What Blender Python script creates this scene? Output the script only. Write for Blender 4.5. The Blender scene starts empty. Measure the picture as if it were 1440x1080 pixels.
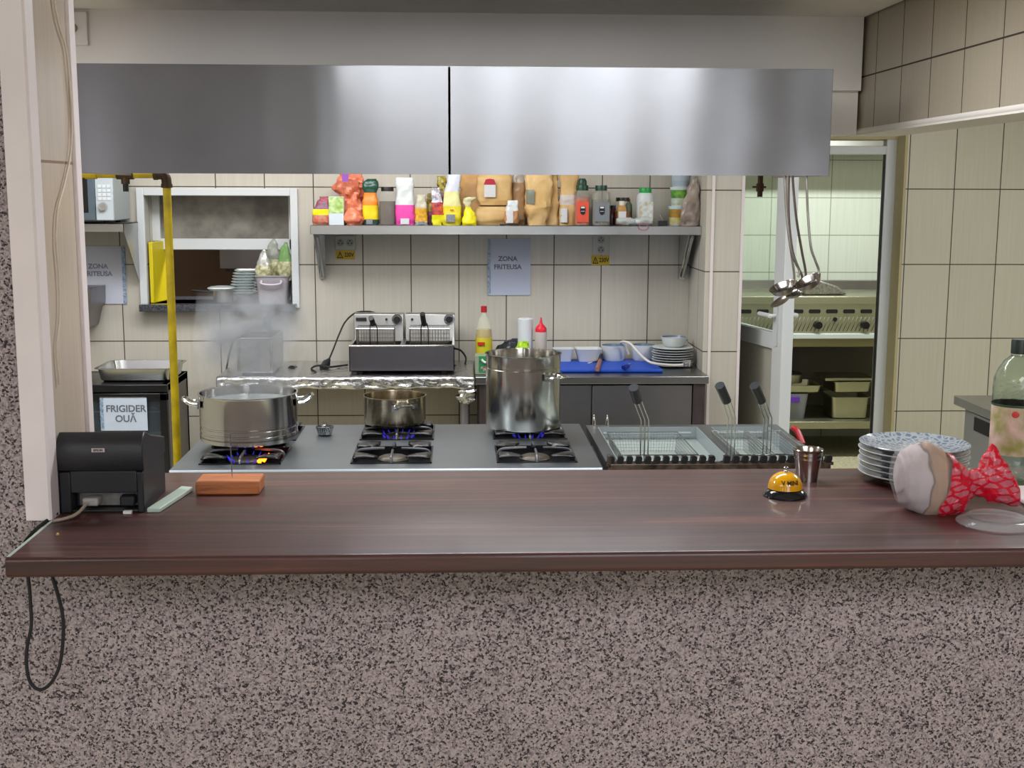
import bpy, math, random
from mathutils import Vector, Matrix, noise
from math import radians as R, sin, cos, pi, tan, atan2, hypot
S = bpy.context.scene
COL = S.collection
random.seed(7)

# ------------------------------------------------------------ camera
CAM_H, F_PX = 1.75, 1750.0
cd = bpy.data.cameras.new('camera')
cd.sensor_fit = 'HORIZONTAL'; cd.sensor_width = 36.0
cd.lens = 36.0 * F_PX / 1440.0
cd.clip_start = 0.05
cam = bpy.data.objects.new('camera', cd)
COL.objects.link(cam)
CAM_R = Matrix.Rotation(-R(2.6), 4, 'Z') @ Matrix.Rotation(R(90 - 8.83), 4, 'X') @ Matrix.Rotation(R(0.2), 4, 'Z')
cam.matrix_world = Matrix.Translation((0, 0, CAM_H)) @ CAM_R
S.camera = cam

# ------------------------------------------------------------ view and world
S.view_settings.view_transform = 'Standard'
S.view_settings.look = 'None'
S.view_settings.gamma = 1.0
S.view_settings.use_curve_mapping = False
S.view_settings.exposure = 0.25
S.cycles.use_denoising = True
S.cycles.max_bounces = 12
S.cycles.transparent_max_bounces = 12
S.cycles.sample_clamp_indirect = 6.0
S.cycles.caustics_reflective = False
S.cycles.caustics_refractive = False
S.cycles.volume_step_rate = 1.5
wd = bpy.data.worlds.new('world'); S.world = wd; wd.use_nodes = True
wd.node_tree.nodes['Background'].inputs[0].default_value = (0.75, 0.82, 0.9, 1)
wd.node_tree.nodes['Background'].inputs[1].default_value = 4.0

def area(name, loc, size, power, col=(1, 1, 1), rot=(0, 0, 0), sy=None, spread=180):
    l = bpy.data.lights.new(name, 'AREA'); l.energy = power; l.color = col
    l.shape = 'RECTANGLE'; l.size = size; l.size_y = sy or size; l.spread = R(spread)
    o = bpy.data.objects.new(name, l); o.location = loc; o.rotation_euler = rot
    COL.objects.link(o); return o
# ceiling tubes of the kitchen, the pass and the second kitchen room, then added fill lights
area('kitchen_tube_light', (-0.8, 5.2, 2.58), 2.2, 46, (1.0, 1.0, 1.0), sy=0.8)
area('kitchen_tube_light', (2.7, 4.3, 2.58), 1.0, 44, (1.0, 1.0, 1.0), sy=0.5)
area('unseen_pass_light', (0.28, 3.15, 2.33), 1.2, 25, (0.96, 0.98, 1.0), sy=0.3)
area('unseen_pass_light', (-1.8, 3.1, 2.33), .8, 30, (0.92, 0.96, 1.0), sy=0.2)  # added lamp: lifts the lintel and streaks the hood's left end
area('second_room_tube_light', (2.4, 7.5, 2.56), 1.0, 44, (0.95, 1.0, 0.97), sy=0.15)
area('dining_fill_light', (-2.3, -0.8, 2.66), 2.0, 44, (0.95, 0.97, 1.0), sy=1.6)  # added unseen fill, brightens the left part of the hood's reflection
area('dining_fill_light', (1.3, -1.1, 2.66), 2.0, 88, (0.98, 0.96, 1.0), sy=1.6)  # added unseen fill for the speckled wall and the hood's bright part

area('far_left_fill_light', (-0.6, 7.4, 2.5), .5, 45, (1, .95, .9), sy=.3)  # added fill so the brown wall beyond the pass-through isn't black
l_ = bpy.data.lights.new('hood_lamp', 'POINT'); l_.energy = 7; l_.shadow_soft_size = .05; l_.color = (.97, 1, .98)
o_ = bpy.data.objects.new('hood_lamp', l_); o_.location = (-.05, 4.12, 2.02); COL.objects.link(o_)

# ------------------------------------------------------------ layout helper: a pixel's ray met with a plane
CR3 = CAM_R.to_3x3()
def P(px, py, x=None, y=None, z=None):
    d = CR3 @ Vector(((px - 720) / F_PX, -(py - 540) / F_PX, -1))
    if x is not None: t = x / d.x
    elif y is not None: t = y / d.y
    else: t = (z - CAM_H) / d.z
    return Vector((0, 0, CAM_H)) + d * t

# ------------------------------------------------------------ colour and materials
def lin(h):
    h = h.lstrip('#')
    v = [int(h[i:i+2], 16) / 255 for i in (0, 2, 4)]
    return tuple((c / 12.92 if c <= .04045 else ((c + .055) / 1.055) ** 2.4) for c in v) + (1,)
def new_mat(name):
    m = bpy.data.materials.new(name); m.use_nodes = True
    nt = m.node_tree
    return m, nt, nt.nodes['Principled BSDF']
MATS = {}
def mat(name, col='#888888', rough=.5, metal=0., trans=0., alpha=1., emit=None, es=0., var=0., vs=20., bump=0., bs=60., col2=None, coat=0., sss=0., ior=1.45, stretch=None):
    if name in MATS: return MATS[name]
    m, nt, b = new_mat(name)
    c = lin(col)
    b.inputs['Base Color'].default_value = c
    b.inputs['Roughness'].default_value = rough
    b.inputs['Metallic'].default_value = metal
    b.inputs['Transmission Weight'].default_value = trans
    b.inputs['Alpha'].default_value = alpha
    b.inputs['IOR'].default_value = ior
    b.inputs['Coat Weight'].default_value = coat
    b.inputs['Subsurface Weight'].default_value = sss
    if emit:
        b.inputs['Emission Color'].default_value = lin(emit); b.inputs['Emission Strength'].default_value = es
    if var or bump:
        tc = nt.nodes.new('ShaderNodeTexCoord')
        src = tc.outputs['Object']
        if stretch:
            mp = nt.nodes.new('ShaderNodeMapping'); mp.inputs['Scale'].default_value = stretch
            nt.links.new(src, mp.inputs[0]); src = mp.outputs[0]
    if var:
        n = nt.nodes.new('ShaderNodeTexNoise'); n.inputs['Scale'].default_value = vs; n.inputs['Detail'].default_value = 5
        nt.links.new(src, n.inputs['Vector'])
        r = nt.nodes.new('ShaderNodeValToRGB')
        c2 = lin(col2) if col2 else tuple(x * (1 - var) for x in c[:3]) + (1,)
        r.color_ramp.elements[0].position = .35; r.color_ramp.elements[1].position = .65
        r.color_ramp.elements[0].color = c; r.color_ramp.elements[1].color = c2
        nt.links.new(n.outputs['Fac'], r.inputs[0]); nt.links.new(r.outputs[0], b.inputs['Base Color'])
    if bump:
        n2 = nt.nodes.new('ShaderNodeTexNoise'); n2.inputs['Scale'].default_value = bs; n2.inputs['Detail'].default_value = 4
        nt.links.new(src, n2.inputs['Vector'])
        bp = nt.nodes.new('ShaderNodeBump'); bp.inputs['Strength'].default_value = bump; bp.inputs['Distance'].default_value = .004
        nt.links.new(n2.outputs['Fac'], bp.inputs['Height']); nt.links.new(bp.outputs[0], b.inputs['Normal'])
    MATS[name] = m
    return m
def steel(name, col='#b9b9b8', rough=.3, aniso=.7, var=.12, vs=6., smear=0., stretch=(1, 1, 1), metal=1.):
    """brushed stainless steel with faint wiped marks"""
    if name in MATS: return MATS[name]
    m, nt, b = new_mat(name)
    b.inputs['Metallic'].default_value = metal
    b.inputs['Anisotropic'].default_value = aniso; b.inputs['Anisotropic Rotation'].default_value = .25
    tg = nt.nodes.new('ShaderNodeTangent'); tg.direction_type = 'RADIAL'; tg.axis = 'Z'
    if aniso: nt.links.new(tg.outputs[0], b.inputs['Tangent'])
    tc = nt.nodes.new('ShaderNodeTexCoord'); mp = nt.nodes.new('ShaderNodeMapping')
    mp.inputs['Scale'].default_value = stretch
    nt.links.new(tc.outputs['Object'], mp.inputs[0])
    n = nt.nodes.new('ShaderNodeTexNoise'); n.inputs['Scale'].default_value = vs; n.inputs['Detail'].default_value = 6
    nt.links.new(mp.outputs[0], n.inputs['Vector'])
    r = nt.nodes.new('ShaderNodeValToRGB'); c = lin(col)
    r.color_ramp.elements[0].position = .3; r.color_ramp.elements[1].position = .7
    r.color_ramp.elements[0].color = c; r.color_ramp.elements[1].color = tuple(x * (1 - var) for x in c[:3]) + (1,)
    nt.links.new(n.outputs['Fac'], r.inputs[0]); nt.links.new(r.outputs[0], b.inputs['Base Color'])
    mr = nt.nodes.new('ShaderNodeMapRange'); mr.inputs['To Min'].default_value = rough * .8; mr.inputs['To Max'].default_value = rough * 1.25
    nt.links.new(n.outputs['Fac'], mr.inputs[0]); nt.links.new(mr.outputs[0], b.inputs['Roughness'])
    if smear:
        n2 = nt.nodes.new('ShaderNodeTexNoise'); n2.inputs['Scale'].default_value = 2.5; n2.inputs['Detail'].default_value = 1
        nt.links.new(tc.outputs['Object'], n2.inputs['Vector'])
        bp = nt.nodes.new('ShaderNodeBump'); bp.inputs['Strength'].default_value = smear; bp.inputs['Distance'].default_value = .02
        nt.links.new(n2.outputs['Fac'], bp.inputs['Height']); nt.links.new(bp.outputs[0], b.inputs['Normal'])
    MATS[name] = m
    return m
def tile_mat(name, u0, uy, v0, bw=.25, bh=.4, col='#c5c1b6', grout='#4a4038', g=.0028, rough=.32):
    """ceramic wall tiles, 25 x 40 cm, dark joints, fine vertical streaks"""
    m, nt, b = new_mat(name)
    ge = nt.nodes.new('ShaderNodeNewGeometry'); sp = nt.nodes.new('ShaderNodeSeparateXYZ'); cb = nt.nodes.new('ShaderNodeCombineXYZ')
    nt.links.new(ge.outputs['Position'], sp.inputs[0])
    sn = nt.nodes.new('ShaderNodeSeparateXYZ'); nt.links.new(ge.outputs['Normal'], sn.inputs[0])
    ab = nt.nodes.new('ShaderNodeMath'); ab.operation = 'ABSOLUTE'; nt.links.new(sn.outputs['X'], ab.inputs[0])
    gt = nt.nodes.new('ShaderNodeMath'); gt.operation = 'GREATER_THAN'; gt.inputs[1].default_value = .5; nt.links.new(ab.outputs[0], gt.inputs[0])
    mu = nt.nodes.new('ShaderNodeMix'); mu.data_type = 'FLOAT'
    def sub(out, v):
        q = nt.nodes.new('ShaderNodeMath'); q.operation = 'SUBTRACT'; q.inputs[1].default_value = v; nt.links.new(out, q.inputs[0]); return q.outputs[0]
    nt.links.new(gt.outputs[0], mu.inputs['Factor'])
    nt.links.new(sub(sp.outputs['X'], u0 - 40 * bw), mu.inputs['A']); nt.links.new(sub(sp.outputs['Y'], uy - 40 * bw), mu.inputs['B'])
    ad2 = nt.nodes.new('ShaderNodeMath'); ad2.operation = 'SUBTRACT'; ad2.inputs[1].default_value = v0 - 20 * bh
    nt.links.new(sp.outputs['Z'], ad2.inputs[0])
    nt.links.new(mu.outputs['Result'], cb.inputs[0]); nt.links.new(ad2.outputs[0], cb.inputs[1])
    br = nt.nodes.new('ShaderNodeTexBrick'); br.offset = 0; br.squash = 1
    c = lin(col)
    for k, v in (('Scale', 1), ('Brick Width', bw), ('Row Height', bh), ('Mortar Size', g), ('Mortar Smooth', .1), ('Bias', 0)):
        br.inputs[k].default_value = v
    br.inputs['Color1'].default_value = c; br.inputs['Color2'].default_value = tuple(x * .95 for x in c[:3]) + (1,)
    br.inputs['Mortar'].default_value = lin(grout)
    nt.links.new(cb.outputs[0], br.inputs['Vector'])
    mp = nt.nodes.new('ShaderNodeMapping'); mp.inputs['Scale'].default_value = (90, 90, 3)
    nt.links.new(ge.outputs['Position'], mp.inputs[0])
    n = nt.nodes.new('ShaderNodeTexNoise'); n.inputs['Scale'].default_value = 1; n.inputs['Detail'].default_value = 3
    nt.links.new(mp.outputs[0], n.inputs['Vector'])
    mr = nt.nodes.new('ShaderNodeMapRange'); mr.inputs['From Min'].default_value = .3; mr.inputs['From Max'].default_value = .7
    mr.inputs['To Min'].default_value = .95; mr.inputs['To Max'].default_value = 1.03
    nt.links.new(n.outputs['Fac'], mr.inputs[0])
    mx = nt.nodes.new('ShaderNodeMix'); mx.data_type = 'RGBA'; mx.blend_type = 'MULTIPLY'; mx.inputs['Factor'].default_value = 1
    nt.links.new(br.outputs['Color'], mx.inputs['A']); nt.links.new(mr.outputs[0], mx.inputs['B'])
    nt.links.new(mx.outputs['Result'], b.inputs['Base Color'])
    mr2 = nt.nodes.new('ShaderNodeMapRange'); mr2.inputs['To Min'].default_value = rough; mr2.inputs['To Max'].default_value = .8
    nt.links.new(br.outputs['Fac'], mr2.inputs[0]); nt.links.new(mr2.outputs[0], b.inputs['Roughness'])
    bp = nt.nodes.new('ShaderNodeBump'); bp.invert = True; bp.inputs['Strength'].default_value = .5; bp.inputs['Distance'].default_value = .002
    nt.links.new(br.outputs['Fac'], bp.inputs['Height']); nt.links.new(bp.outputs[0], b.inputs['Normal'])
    return m
def speckle_mat():
    m, nt, b = new_mat('granite_chip_render')
    ge = nt.nodes.new('ShaderNodeNewGeometry')
    v = nt.nodes.new('ShaderNodeTexVoronoi'); v.inputs['Scale'].default_value = 290
    n0 = nt.nodes.new('ShaderNodeTexNoise'); n0.inputs['Scale'].default_value = 300
    nt.links.new(ge.outputs['Position'], n0.inputs['Vector'])
    mxv = nt.nodes.new('ShaderNodeMix'); mxv.data_type = 'RGBA'; mxv.inputs['Factor'].default_value = .006
    nt.links.new(ge.outputs['Position'], mxv.inputs['A']); nt.links.new(n0.outputs['Color'], mxv.inputs['B'])
    nt.links.new(mxv.outputs['Result'], v.inputs['Vector'])
    sp = nt.nodes.new('ShaderNodeSeparateColor'); nt.links.new(v.outputs['Color'], sp.inputs[0])
    r = nt.nodes.new('ShaderNodeValToRGB'); r.color_ramp.interpolation = 'LINEAR'
    e = r.color_ramp.elements
    e[0].position = 0; e[0].color = lin('#1e191b')
    e[1].position = 1; e[1].color = lin('#b5a7a4')
    for p, c in ((.15, '#332c2e'), (.25, '#75696c'), (.5, '#978a8c'), (.75, '#a99b9c')):
        x = e.new(p); x.color = lin(c)
    nt.links.new(sp.outputs[0], r.inputs[0])
    n = nt.nodes.new('ShaderNodeTexNoise'); n.inputs['Scale'].default_value = 9; n.inputs['Detail'].default_value = 3
    nt.links.new(ge.outputs['Position'], n.inputs['Vector'])
    mr = nt.nodes.new('ShaderNodeMapRange'); mr.inputs['To Min'].default_value = .85; mr.inputs['To Max'].default_value = 1.12
    nt.links.new(n.outputs['Fac'], mr.inputs[0])
    mx = nt.nodes.new('ShaderNodeMix'); mx.data_type = 'RGBA'; mx.blend_type = 'MULTIPLY'; mx.inputs['Factor'].default_value = 1
    nt.links.new(r.outputs[0], mx.inputs['A']); nt.links.new(mr.outputs[0], mx.inputs['B'])
    nt.links.new(mx.outputs['Result'], b.inputs['Base Color'])
    b.inputs['Roughness'].default_value = .7
    bp = nt.nodes.new('ShaderNodeBump'); bp.inputs['Strength'].default_value = .5; bp.inputs['Distance'].default_value = .002
    nt.links.new(v.outputs['Distance'], bp.inputs['Height']); nt.links.new(bp.outputs[0], b.inputs['Normal'])
    return m
def wood_mat(name, cols, scale=(1.6, 38, 38), rough=.28, coat=.3, dist=1.0, crough=.25):
    m, nt, b = new_mat(name)
    tc = nt.nodes.new('ShaderNodeTexCoord'); mp = nt.nodes.new('ShaderNodeMapping'); mp.inputs['Scale'].default_value = scale
    nt.links.new(tc.outputs['Object'], mp.inputs[0])
    n = nt.nodes.new('ShaderNodeTexNoise'); n.inputs['Scale'].default_value = 1; n.inputs['Detail'].default_value = 7
    n.inputs['Roughness'].default_value = .62; n.inputs['Distortion'].default_value = dist
    nt.links.new(mp.outputs[0], n.inputs['Vector'])
    r = nt.nodes.new('ShaderNodeValToRGB'); e = r.color_ramp.elements
    e[0].position = .28; e[0].color = lin(cols[0]); e[1].position = .72; e[1].color = lin(cols[-1])
    for i, c in enumerate(cols[1:-1]):
        x = e.new(.28 + .44 * (i + 1) / (len(cols) - 1)); x.color = lin(c)
    nt.links.new(n.outputs['Fac'], r.inputs[0]); nt.links.new(r.outputs[0], b.inputs['Base Color'])
    b.inputs['Roughness'].default_value = rough; b.inputs['Coat Weight'].default_value = coat; b.inputs['Coat Roughness'].default_value = crough
    n2 = nt.nodes.new('ShaderNodeTexNoise'); n2.inputs['Scale'].default_value = 3; n2.inputs['Detail'].default_value = 5
    nt.links.new(tc.outputs['Object'], n2.inputs['Vector'])
    mr = nt.nodes.new('ShaderNodeMapRange'); mr.inputs['To Min'].default_value = rough * .7; mr.inputs['To Max'].default_value = rough * 1.5
    nt.links.new(n2.outputs['Fac'], mr.inputs[0]); nt.links.new(mr.outputs[0], b.inputs['Roughness'])
    return m

# ------------------------------------------------------------ mesh builder
class MB:
    def __init__(s): s.v = []; s.f = []; s.m = []; s.M = Matrix.Identity(4); s.mi = 0
    def at(s, loc=(0, 0, 0), rot=(0, 0, 0), sc=(1, 1, 1)):
        from mathutils import Euler
        s.M = Matrix.Translation(loc) @ Euler(rot).to_matrix().to_4x4() @ Matrix.Diagonal((*sc, 1)); return s
    def add(s, vs, fs, m=None):
        o = len(s.v); s.v += [tuple(s.M @ Vector(p)) for p in vs]
        for f in fs: s.f.append([o + i for i in f]); s.m.append(s.mi if m is None else m)
        return s
    def box(s, x0, x1, y0, y1, z0, z1, m=None):
        vs = [(x, y, z) for z in (z0, z1) for y in (y0, y1) for x in (x0, x1)]
        return s.add(vs, [(0, 2, 3, 1), (4, 5, 7, 6), (0, 1, 5, 4), (2, 6, 7, 3), (0, 4, 6, 2), (1, 3, 7, 5)], m)
    def cyl(s, p0, p1, r0, r1=None, n=16, cap=True, m=None):
        p0, p1 = Vector(p0), Vector(p1); r1 = r0 if r1 is None else r1
        d = (p1 - p0).normalized(); a = d.orthogonal().normalized(); b = d.cross(a)
        vs = []
        for p, r in ((p0, r0), (p1, r1)):
            for i in range(n):
                t = 2 * pi * i / n; vs.append(p + (a * cos(t) + b * sin(t)) * r)
        fs = [(i, (i + 1) % n, n + (i + 1) % n, n + i) for i in range(n)]
        if cap: fs += [tuple(reversed(range(n))), tuple(range(n, 2 * n))]
        return s.add(vs, fs, m)
    def tube(s, pts, r, n=8, smooth=True, m=None, closed=False):
        pts = [Vector(p) for p in pts]
        if smooth and len(pts) > 2: pts = catmull(pts, 6, closed)
        k = len(pts); rr = r if isinstance(r, (list, tuple)) else None
        vs = []; a = None
        for i, p in enumerate(pts):
            if closed: d = pts[(i + 1) % k] - pts[i - 1]
            else: d = pts[min(i + 1, k - 1)] - pts[max(i - 1, 0)]
            d.normalize()
            a = d.orthogonal().normalized() if a is None else (a - d * a.dot(d)).normalized()
            b = d.cross(a)
            q = r if rr is None else rr[0] + (rr[1] - rr[0]) * i / (k - 1)
            for j in range(n):
                t = 2 * pi * j / n; vs.append(p + (a * cos(t) + b * sin(t)) * q)
        fs = []
        for i in range(k if closed else k - 1):
            for j in range(n):
                i2 = (i + 1) % k
                fs.append((i * n + j, i * n + (j + 1) % n, i2 * n + (j + 1) % n, i2 * n + j))
        if not closed: fs += [tuple(reversed(range(n))), tuple(range((k - 1) * n, k * n))]
        return s.add(vs, fs, m)
    def lathe(s, prof, c=(0, 0, 0), n=32, m=None, ms=None):
        vs = []; fs = []; mm = []
        rows = []
        for r, z in prof:
            if r <= 1e-6: rows.append([len(vs)]); vs.append((c[0], c[1], c[2] + z))
            else:
                rows.append(list(range(len(vs), len(vs) + n)))
                vs += [(c[0] + r * cos(2 * pi * i / n), c[1] + r * sin(2 * pi * i / n), c[2] + z) for i in range(n)]
        for k in range(len(rows) - 1):
            A, B = rows[k], rows[k + 1]
            if len(A) == 1 and len(B) == 1: continue
            for i in range(n):
                j = (i + 1) % n
                if len(A) == 1: f = (A[0], B[j], B[i])
                elif len(B) == 1: f = (A[i], A[j], B[0])
                else: f = (A[i], A[j], B[j], B[i])
                fs.append(f); mm.append(ms[k] if ms else (s.mi if m is None else m))
        o = len(s.v); s.v += [tuple(s.M @ Vector(p)) for p in vs]
        for f, q in zip(fs, mm): s.f.append([o + i for i in f]); s.m.append(q)
        return s
    def prism(s, pts, axis, a, b, m=None):
        """extrude a 2-d outline along an axis from a to b"""
        n = len(pts)
        def w(p, t): return {'x': (t, p[0], p[1]), 'y': (p[0], t, p[1]), 'z': (p[0], p[1], t)}[axis]
        vs = [w(p, a) for p in pts] + [w(p, b) for p in pts]
        fs = [(i, (i + 1) % n, n + (i + 1) % n, n + i) for i in range(n)] + [tuple(reversed(range(n))), tuple(range(n, 2 * n))]
        return s.add(vs, fs, m)
    def loft(s, rings, n=32, noise_amp=0., seed=0, sub=4, nscale=30., m=None, mfun=None, cap=True):
        """rings: (cx, cy, z, rx, ry, squareness); wrinkled if noise_amp"""
        rs = []
        for k in range(len(rings) - 1):
            for j in range(sub):
                t = j / sub; t2 = t * t * (3 - 2 * t) if sub > 1 else t
                rs.append([p + (q - p) * t2 if i != 2 else p + (q - p) * t for i, (p, q) in enumerate(zip(rings[k], rings[k + 1]))])
        rs.append(list(rings[-1]))
        vs = []; K = len(rs)
        for k, (cx, cy, z, rx, ry, e) in enumerate(rs):
            for i in range(n):
                t = 2 * pi * i / n; ca, sa = cos(t), sin(t)
                x = rx * (abs(ca) ** e) * (1 if ca >= 0 else -1); y = ry * (abs(sa) ** e) * (1 if sa >= 0 else -1)
                p = Vector((cx + x, cy + y, z))
                if noise_amp:
                    q = p * nscale + Vector((seed * 7.3, seed * 3.1, seed))
                    nz = noise.fractal(q, 1.0, 2.0, 3)
                    fade = 0 if k == 0 else 1
                    d = Vector((ca, sa, 0)); p += d * nz * noise_amp * fade
                vs.append(p)
        fs = []; mm = []
        for k in range(K - 1):
            zc = (rs[k][2] + rs[k + 1][2]) / 2
            for i in range(n):
                fs.append((k * n + i, k * n + (i + 1) % n, (k + 1) * n + (i + 1) % n, (k + 1) * n + i))
                mm.append(mfun(zc, i / n) if mfun else (s.mi if m is None else m))
        if cap:
            fs += [tuple(reversed(range(n))), tuple(range((K - 1) * n, K * n))]
            mm += [mm[0], mm[-1]]
        o = len(s.v); s.v += [tuple(s.M @ p) for p in vs]
        for f, q in zip(fs, mm): s.f.append([o + i for i in f]); s.m.append(q)
        return s
    def sheet(s, fn, nx, ny, m=None):
        vs = [fn(i / nx, j / ny) for j in range(ny + 1) for i in range(nx + 1)]
        w = nx + 1
        return s.add(vs, [(j * w + i, j * w + i + 1, (j + 1) * w + i + 1, (j + 1) * w + i) for j in range(ny) for i in range(nx)], m)
    def sphere(s, c, r, n=20, sz=1., m=None):
        k = max(6, n // 2)
        return s.lathe([(r * sin(pi * i / k) if 0 < i < k else 0, -r * sz * cos(pi * i / k)) for i in range(k + 1)], c, n, m)

def catmull(pts, k=6, closed=False):
    out = []; n = len(pts)
    for i in range(n if closed else n - 1):
        if closed: p0, p1, p2, p3 = pts[i - 1], pts[i], pts[(i + 1) % n], pts[(i + 2) % n]
        else: p0, p1, p2, p3 = pts[max(i - 1, 0)], pts[i], pts[i + 1], pts[min(i + 2, n - 1)]
        for j in range(k):
            t = j / k
            out.append(.5 * ((2 * p1) + (p2 - p0) * t + (2 * p0 - 5 * p1 + 4 * p2 - p3) * t * t + (3 * p1 - p0 - 3 * p2 + p3) * t ** 3))
    if not closed: out.append(pts[-1])
    return out

def mesh_obj(name, mb, mats, M=None, bevel=0., bseg=2, sharp=35, solid=0., fix=True):
    me = bpy.data.meshes.new(name)
    vs = mb.v if M is None else [tuple(M @ Vector(v)) for v in mb.v]
    me.from_pydata(vs, [], mb.f)
    mats = mats if isinstance(mats, (list, tuple)) else [mats]
    for q in mats: me.materials.append(q)
    me.polygons.foreach_set('material_index', mb.m)
    me.polygons.foreach_set('use_smooth', [True] * len(mb.f))
    if fix:
        import bmesh
        bm = bmesh.new(); bm.from_mesh(me); bmesh.ops.recalc_face_normals(bm, faces=bm.faces); bm.to_mesh(me); bm.free()
    me.update(); me.set_sharp_from_angle(angle=R(sharp))
    o = bpy.data.objects.new(name, me); COL.objects.link(o)
    if solid:
        q = o.modifiers.new('solid', 'SOLIDIFY'); q.thickness = solid; q.offset = 0
    if bevel:
        q = o.modifiers.new('bevel', 'BEVEL'); q.width = bevel; q.segments = bseg; q.limit_method = 'ANGLE'; q.angle_limit = R(40); q.harden_normals = False
    return o
def props(o, label, cat, group=None):
    o['label'] = label; o['category'] = cat
    if group: o['group'] = group
    return o
def thing(name, label, cat, loc=(0, 0, 0), rz=0., group=None):
    o = bpy.data.objects.new(name, None); COL.objects.link(o)
    o.location = loc; o.rotation_euler = (0, 0, rz); o.empty_display_size = .05
    return props(o, label, cat, group)
def wmat(o):
    M = Matrix.LocRotScale(o.location, o.rotation_euler, o.scale)
    return wmat(o.parent) @ M if o.parent else M
def part(name, mb, m, parent, world=False, label=None, loc=None, **k):
    """a mesh that is a child of its thing; world=True: the mesh was drawn in room coordinates"""
    M = wmat(parent).inverted() if world else None
    o = mesh_obj(name, mb, m, M, **k); o.parent = parent
    if loc: o.location = loc
    if label: o['label'] = label
    return o
def solo(name, mb, m, label, cat, loc=None, rz=0., group=None, **k):
    """a thing that is one mesh; without loc the mesh is in room coordinates and its origin goes to its base"""
    if loc is None:
        xs, ys, zs = zip(*mb.v)
        c = Vector(((min(xs) + max(xs)) / 2, (min(ys) + max(ys)) / 2, min(zs)))
        o = mesh_obj(name, mb, m, Matrix.Translation(-c), **k); o.location = c
    else:
        o = mesh_obj(name, mb, m, None, **k); o.location = loc; o.rotation_euler = (0, 0, rz)
    return props(o, label, cat, group)
def struct(name, mb, m, **k):
    o = mesh_obj(name, mb, m, **k); o['kind'] = 'structure'; return o
def copy_thing(o, loc, rz=None, label=None, group=None, parent=None):
    c = o.copy(); COL.objects.link(c)
    if parent: c.parent = parent
    else:
        c.location = loc
        if rz is not None: c.rotation_euler = (0, 0, rz)
        if label: c['label'] = label
        if group: c['group'] = group
    for ch in o.children: copy_thing(ch, None, parent=c)
    return c
def text(name, s, size, parent, loc, m, rot=(pi / 2, 0, 0), align='CENTER', bold=0., sx=1., world=False):
    cu = bpy.data.curves.new(name, 'FONT'); cu.body = s; cu.size = size; cu.align_x = align; cu.align_y = 'CENTER'
    cu.extrude = .0002; cu.offset = bold; cu.resolution_u = 3
    t = bpy.data.objects.new(name, cu)
    COL.objects.link(t); bpy.context.view_layer.update()
    me = bpy.data.meshes.new_from_object(t.evaluated_get(bpy.context.evaluated_depsgraph_get()))
    bpy.data.objects.remove(t)
    me.materials.clear(); me.materials.append(m)
    o = bpy.data.objects.new(name, me); COL.objects.link(o)
    o.parent = parent; o.location = loc; o.rotation_euler = rot; o.scale = (sx, 1, 1)
    if world: o.location = wmat(parent).inverted() @ Vector(loc)
    return o

# ============================================================ SETTING
WHITE = mat('white_plaster', '#e6e0da', .75, var=.05, vs=3, bump=.15, bs=40)
TRIMW = mat('white_corner_bead', '#e6dcdd', .45, var=.06, vs=8)
SPECK = speckle_mat()
T_BACK = tile_mat('back_wall_tiles', -.234, 6.14, .965)
T_PIL = tile_mat('pillar_tiles', 1.268 - .052, 6.3, .956)
T_RIGHT = tile_mat('right_wall_tiles', 2.405, 6.2, .966, col='#c6c3b2')
T_BEAM = tile_mat('beam_tiles', 0, 4.036, 1.749, col='#aba08e', grout='#3a302a')
T_JAMB = tile_mat('jamb_tiles', 0, 2.0, .72, bw=1.0, bh=1.08, col='#c0b1a2', grout='#8a705e', rough=.25)
T_ROOM2 = tile_mat('second_room_tiles', 2.641, 0, 1.184 - .262, bw=.419, bh=.262, col='#d3d9cc', grout='#8f8f78')
BROWNW = mat('brown_far_wall', '#5c4638', .6, var=.15, vs=3)
FLOOR = mat('pale_terrazzo_floor', '#cfc9ab', .5, var=.35, vs=45, col2='#aba588')
DARKFLOOR = FLOOR

b = MB().box(-4.5, 5, -5, 9, -.1, 0); struct('floor', b, FLOOR)
# wall between dining room and kitchen, with the wide serving opening
b = MB()
b.box(-4.5, -.76, 2.26, 2.54, 0, 2.8); b.box(1.95, 5, 2.26, 2.54, 0, 2.8)
b.box(-.76, 1.95, 2.26, 2.54, 0, 1.11); b.box(-.76, 1.95, 2.26, 2.54, 2.345, 2.8)
struct('wall_front', b, SPECK)
b = MB().box(-.762, -.75, 2.29, 2.52, 1.15, 2.345); struct('wall_left', b, T_JAMB)
b = MB().prism([(-.787, 2.25), (-.745, 2.25), (-.741, 2.254), (-.741, 2.297), (-.7625, 2.297), (-.7625, 2.264), (-.787, 2.264)], 'z', 1.15, 2.345); struct('trim_1', b, TRIMW)
b = MB().box(-.77, -.743, 2.515, 2.55, 1.15, 2.345); struct('trim_2', b, TRIMW, bevel=.002)
# kitchen back wall with the pass-through
WX0, WX1, WZ0, WZ1 = -1.60, -.855, 1.163, 1.72
b = MB()
b.box(-2.7, WX0, 6.55, 6.78, 0, 2.62); b.box(WX1, 1.24, 6.55, 6.78, 0, 2.62)
b.box(WX0, WX1, 6.55, 6.78, 0, WZ0); b.box(WX0, WX1, 6.55, 6.78, WZ1, 2.62)
struct('wall_back', b, T_BACK)
b = MB().box(1.235, 1.418, 6.14, 6.95, 0, 2.62); struct('wall_pillar', b, T_PIL)
b = MB()
for x, y in ((1.266, 6.138), (1.414, 6.138)): b.box(x - .006, x + .008, y - .004, y + .012, 0, 2.6)
struct('trim_3', b, TRIMW)
b = MB().box(2.393, 3.9, 6.6, 6.95, 0, 2.62); struct('wall_right', b, T_RIGHT)
REV = mat('cream_reveal_paint', '#b7ad86', .6, var=.08, vs=4)
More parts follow.
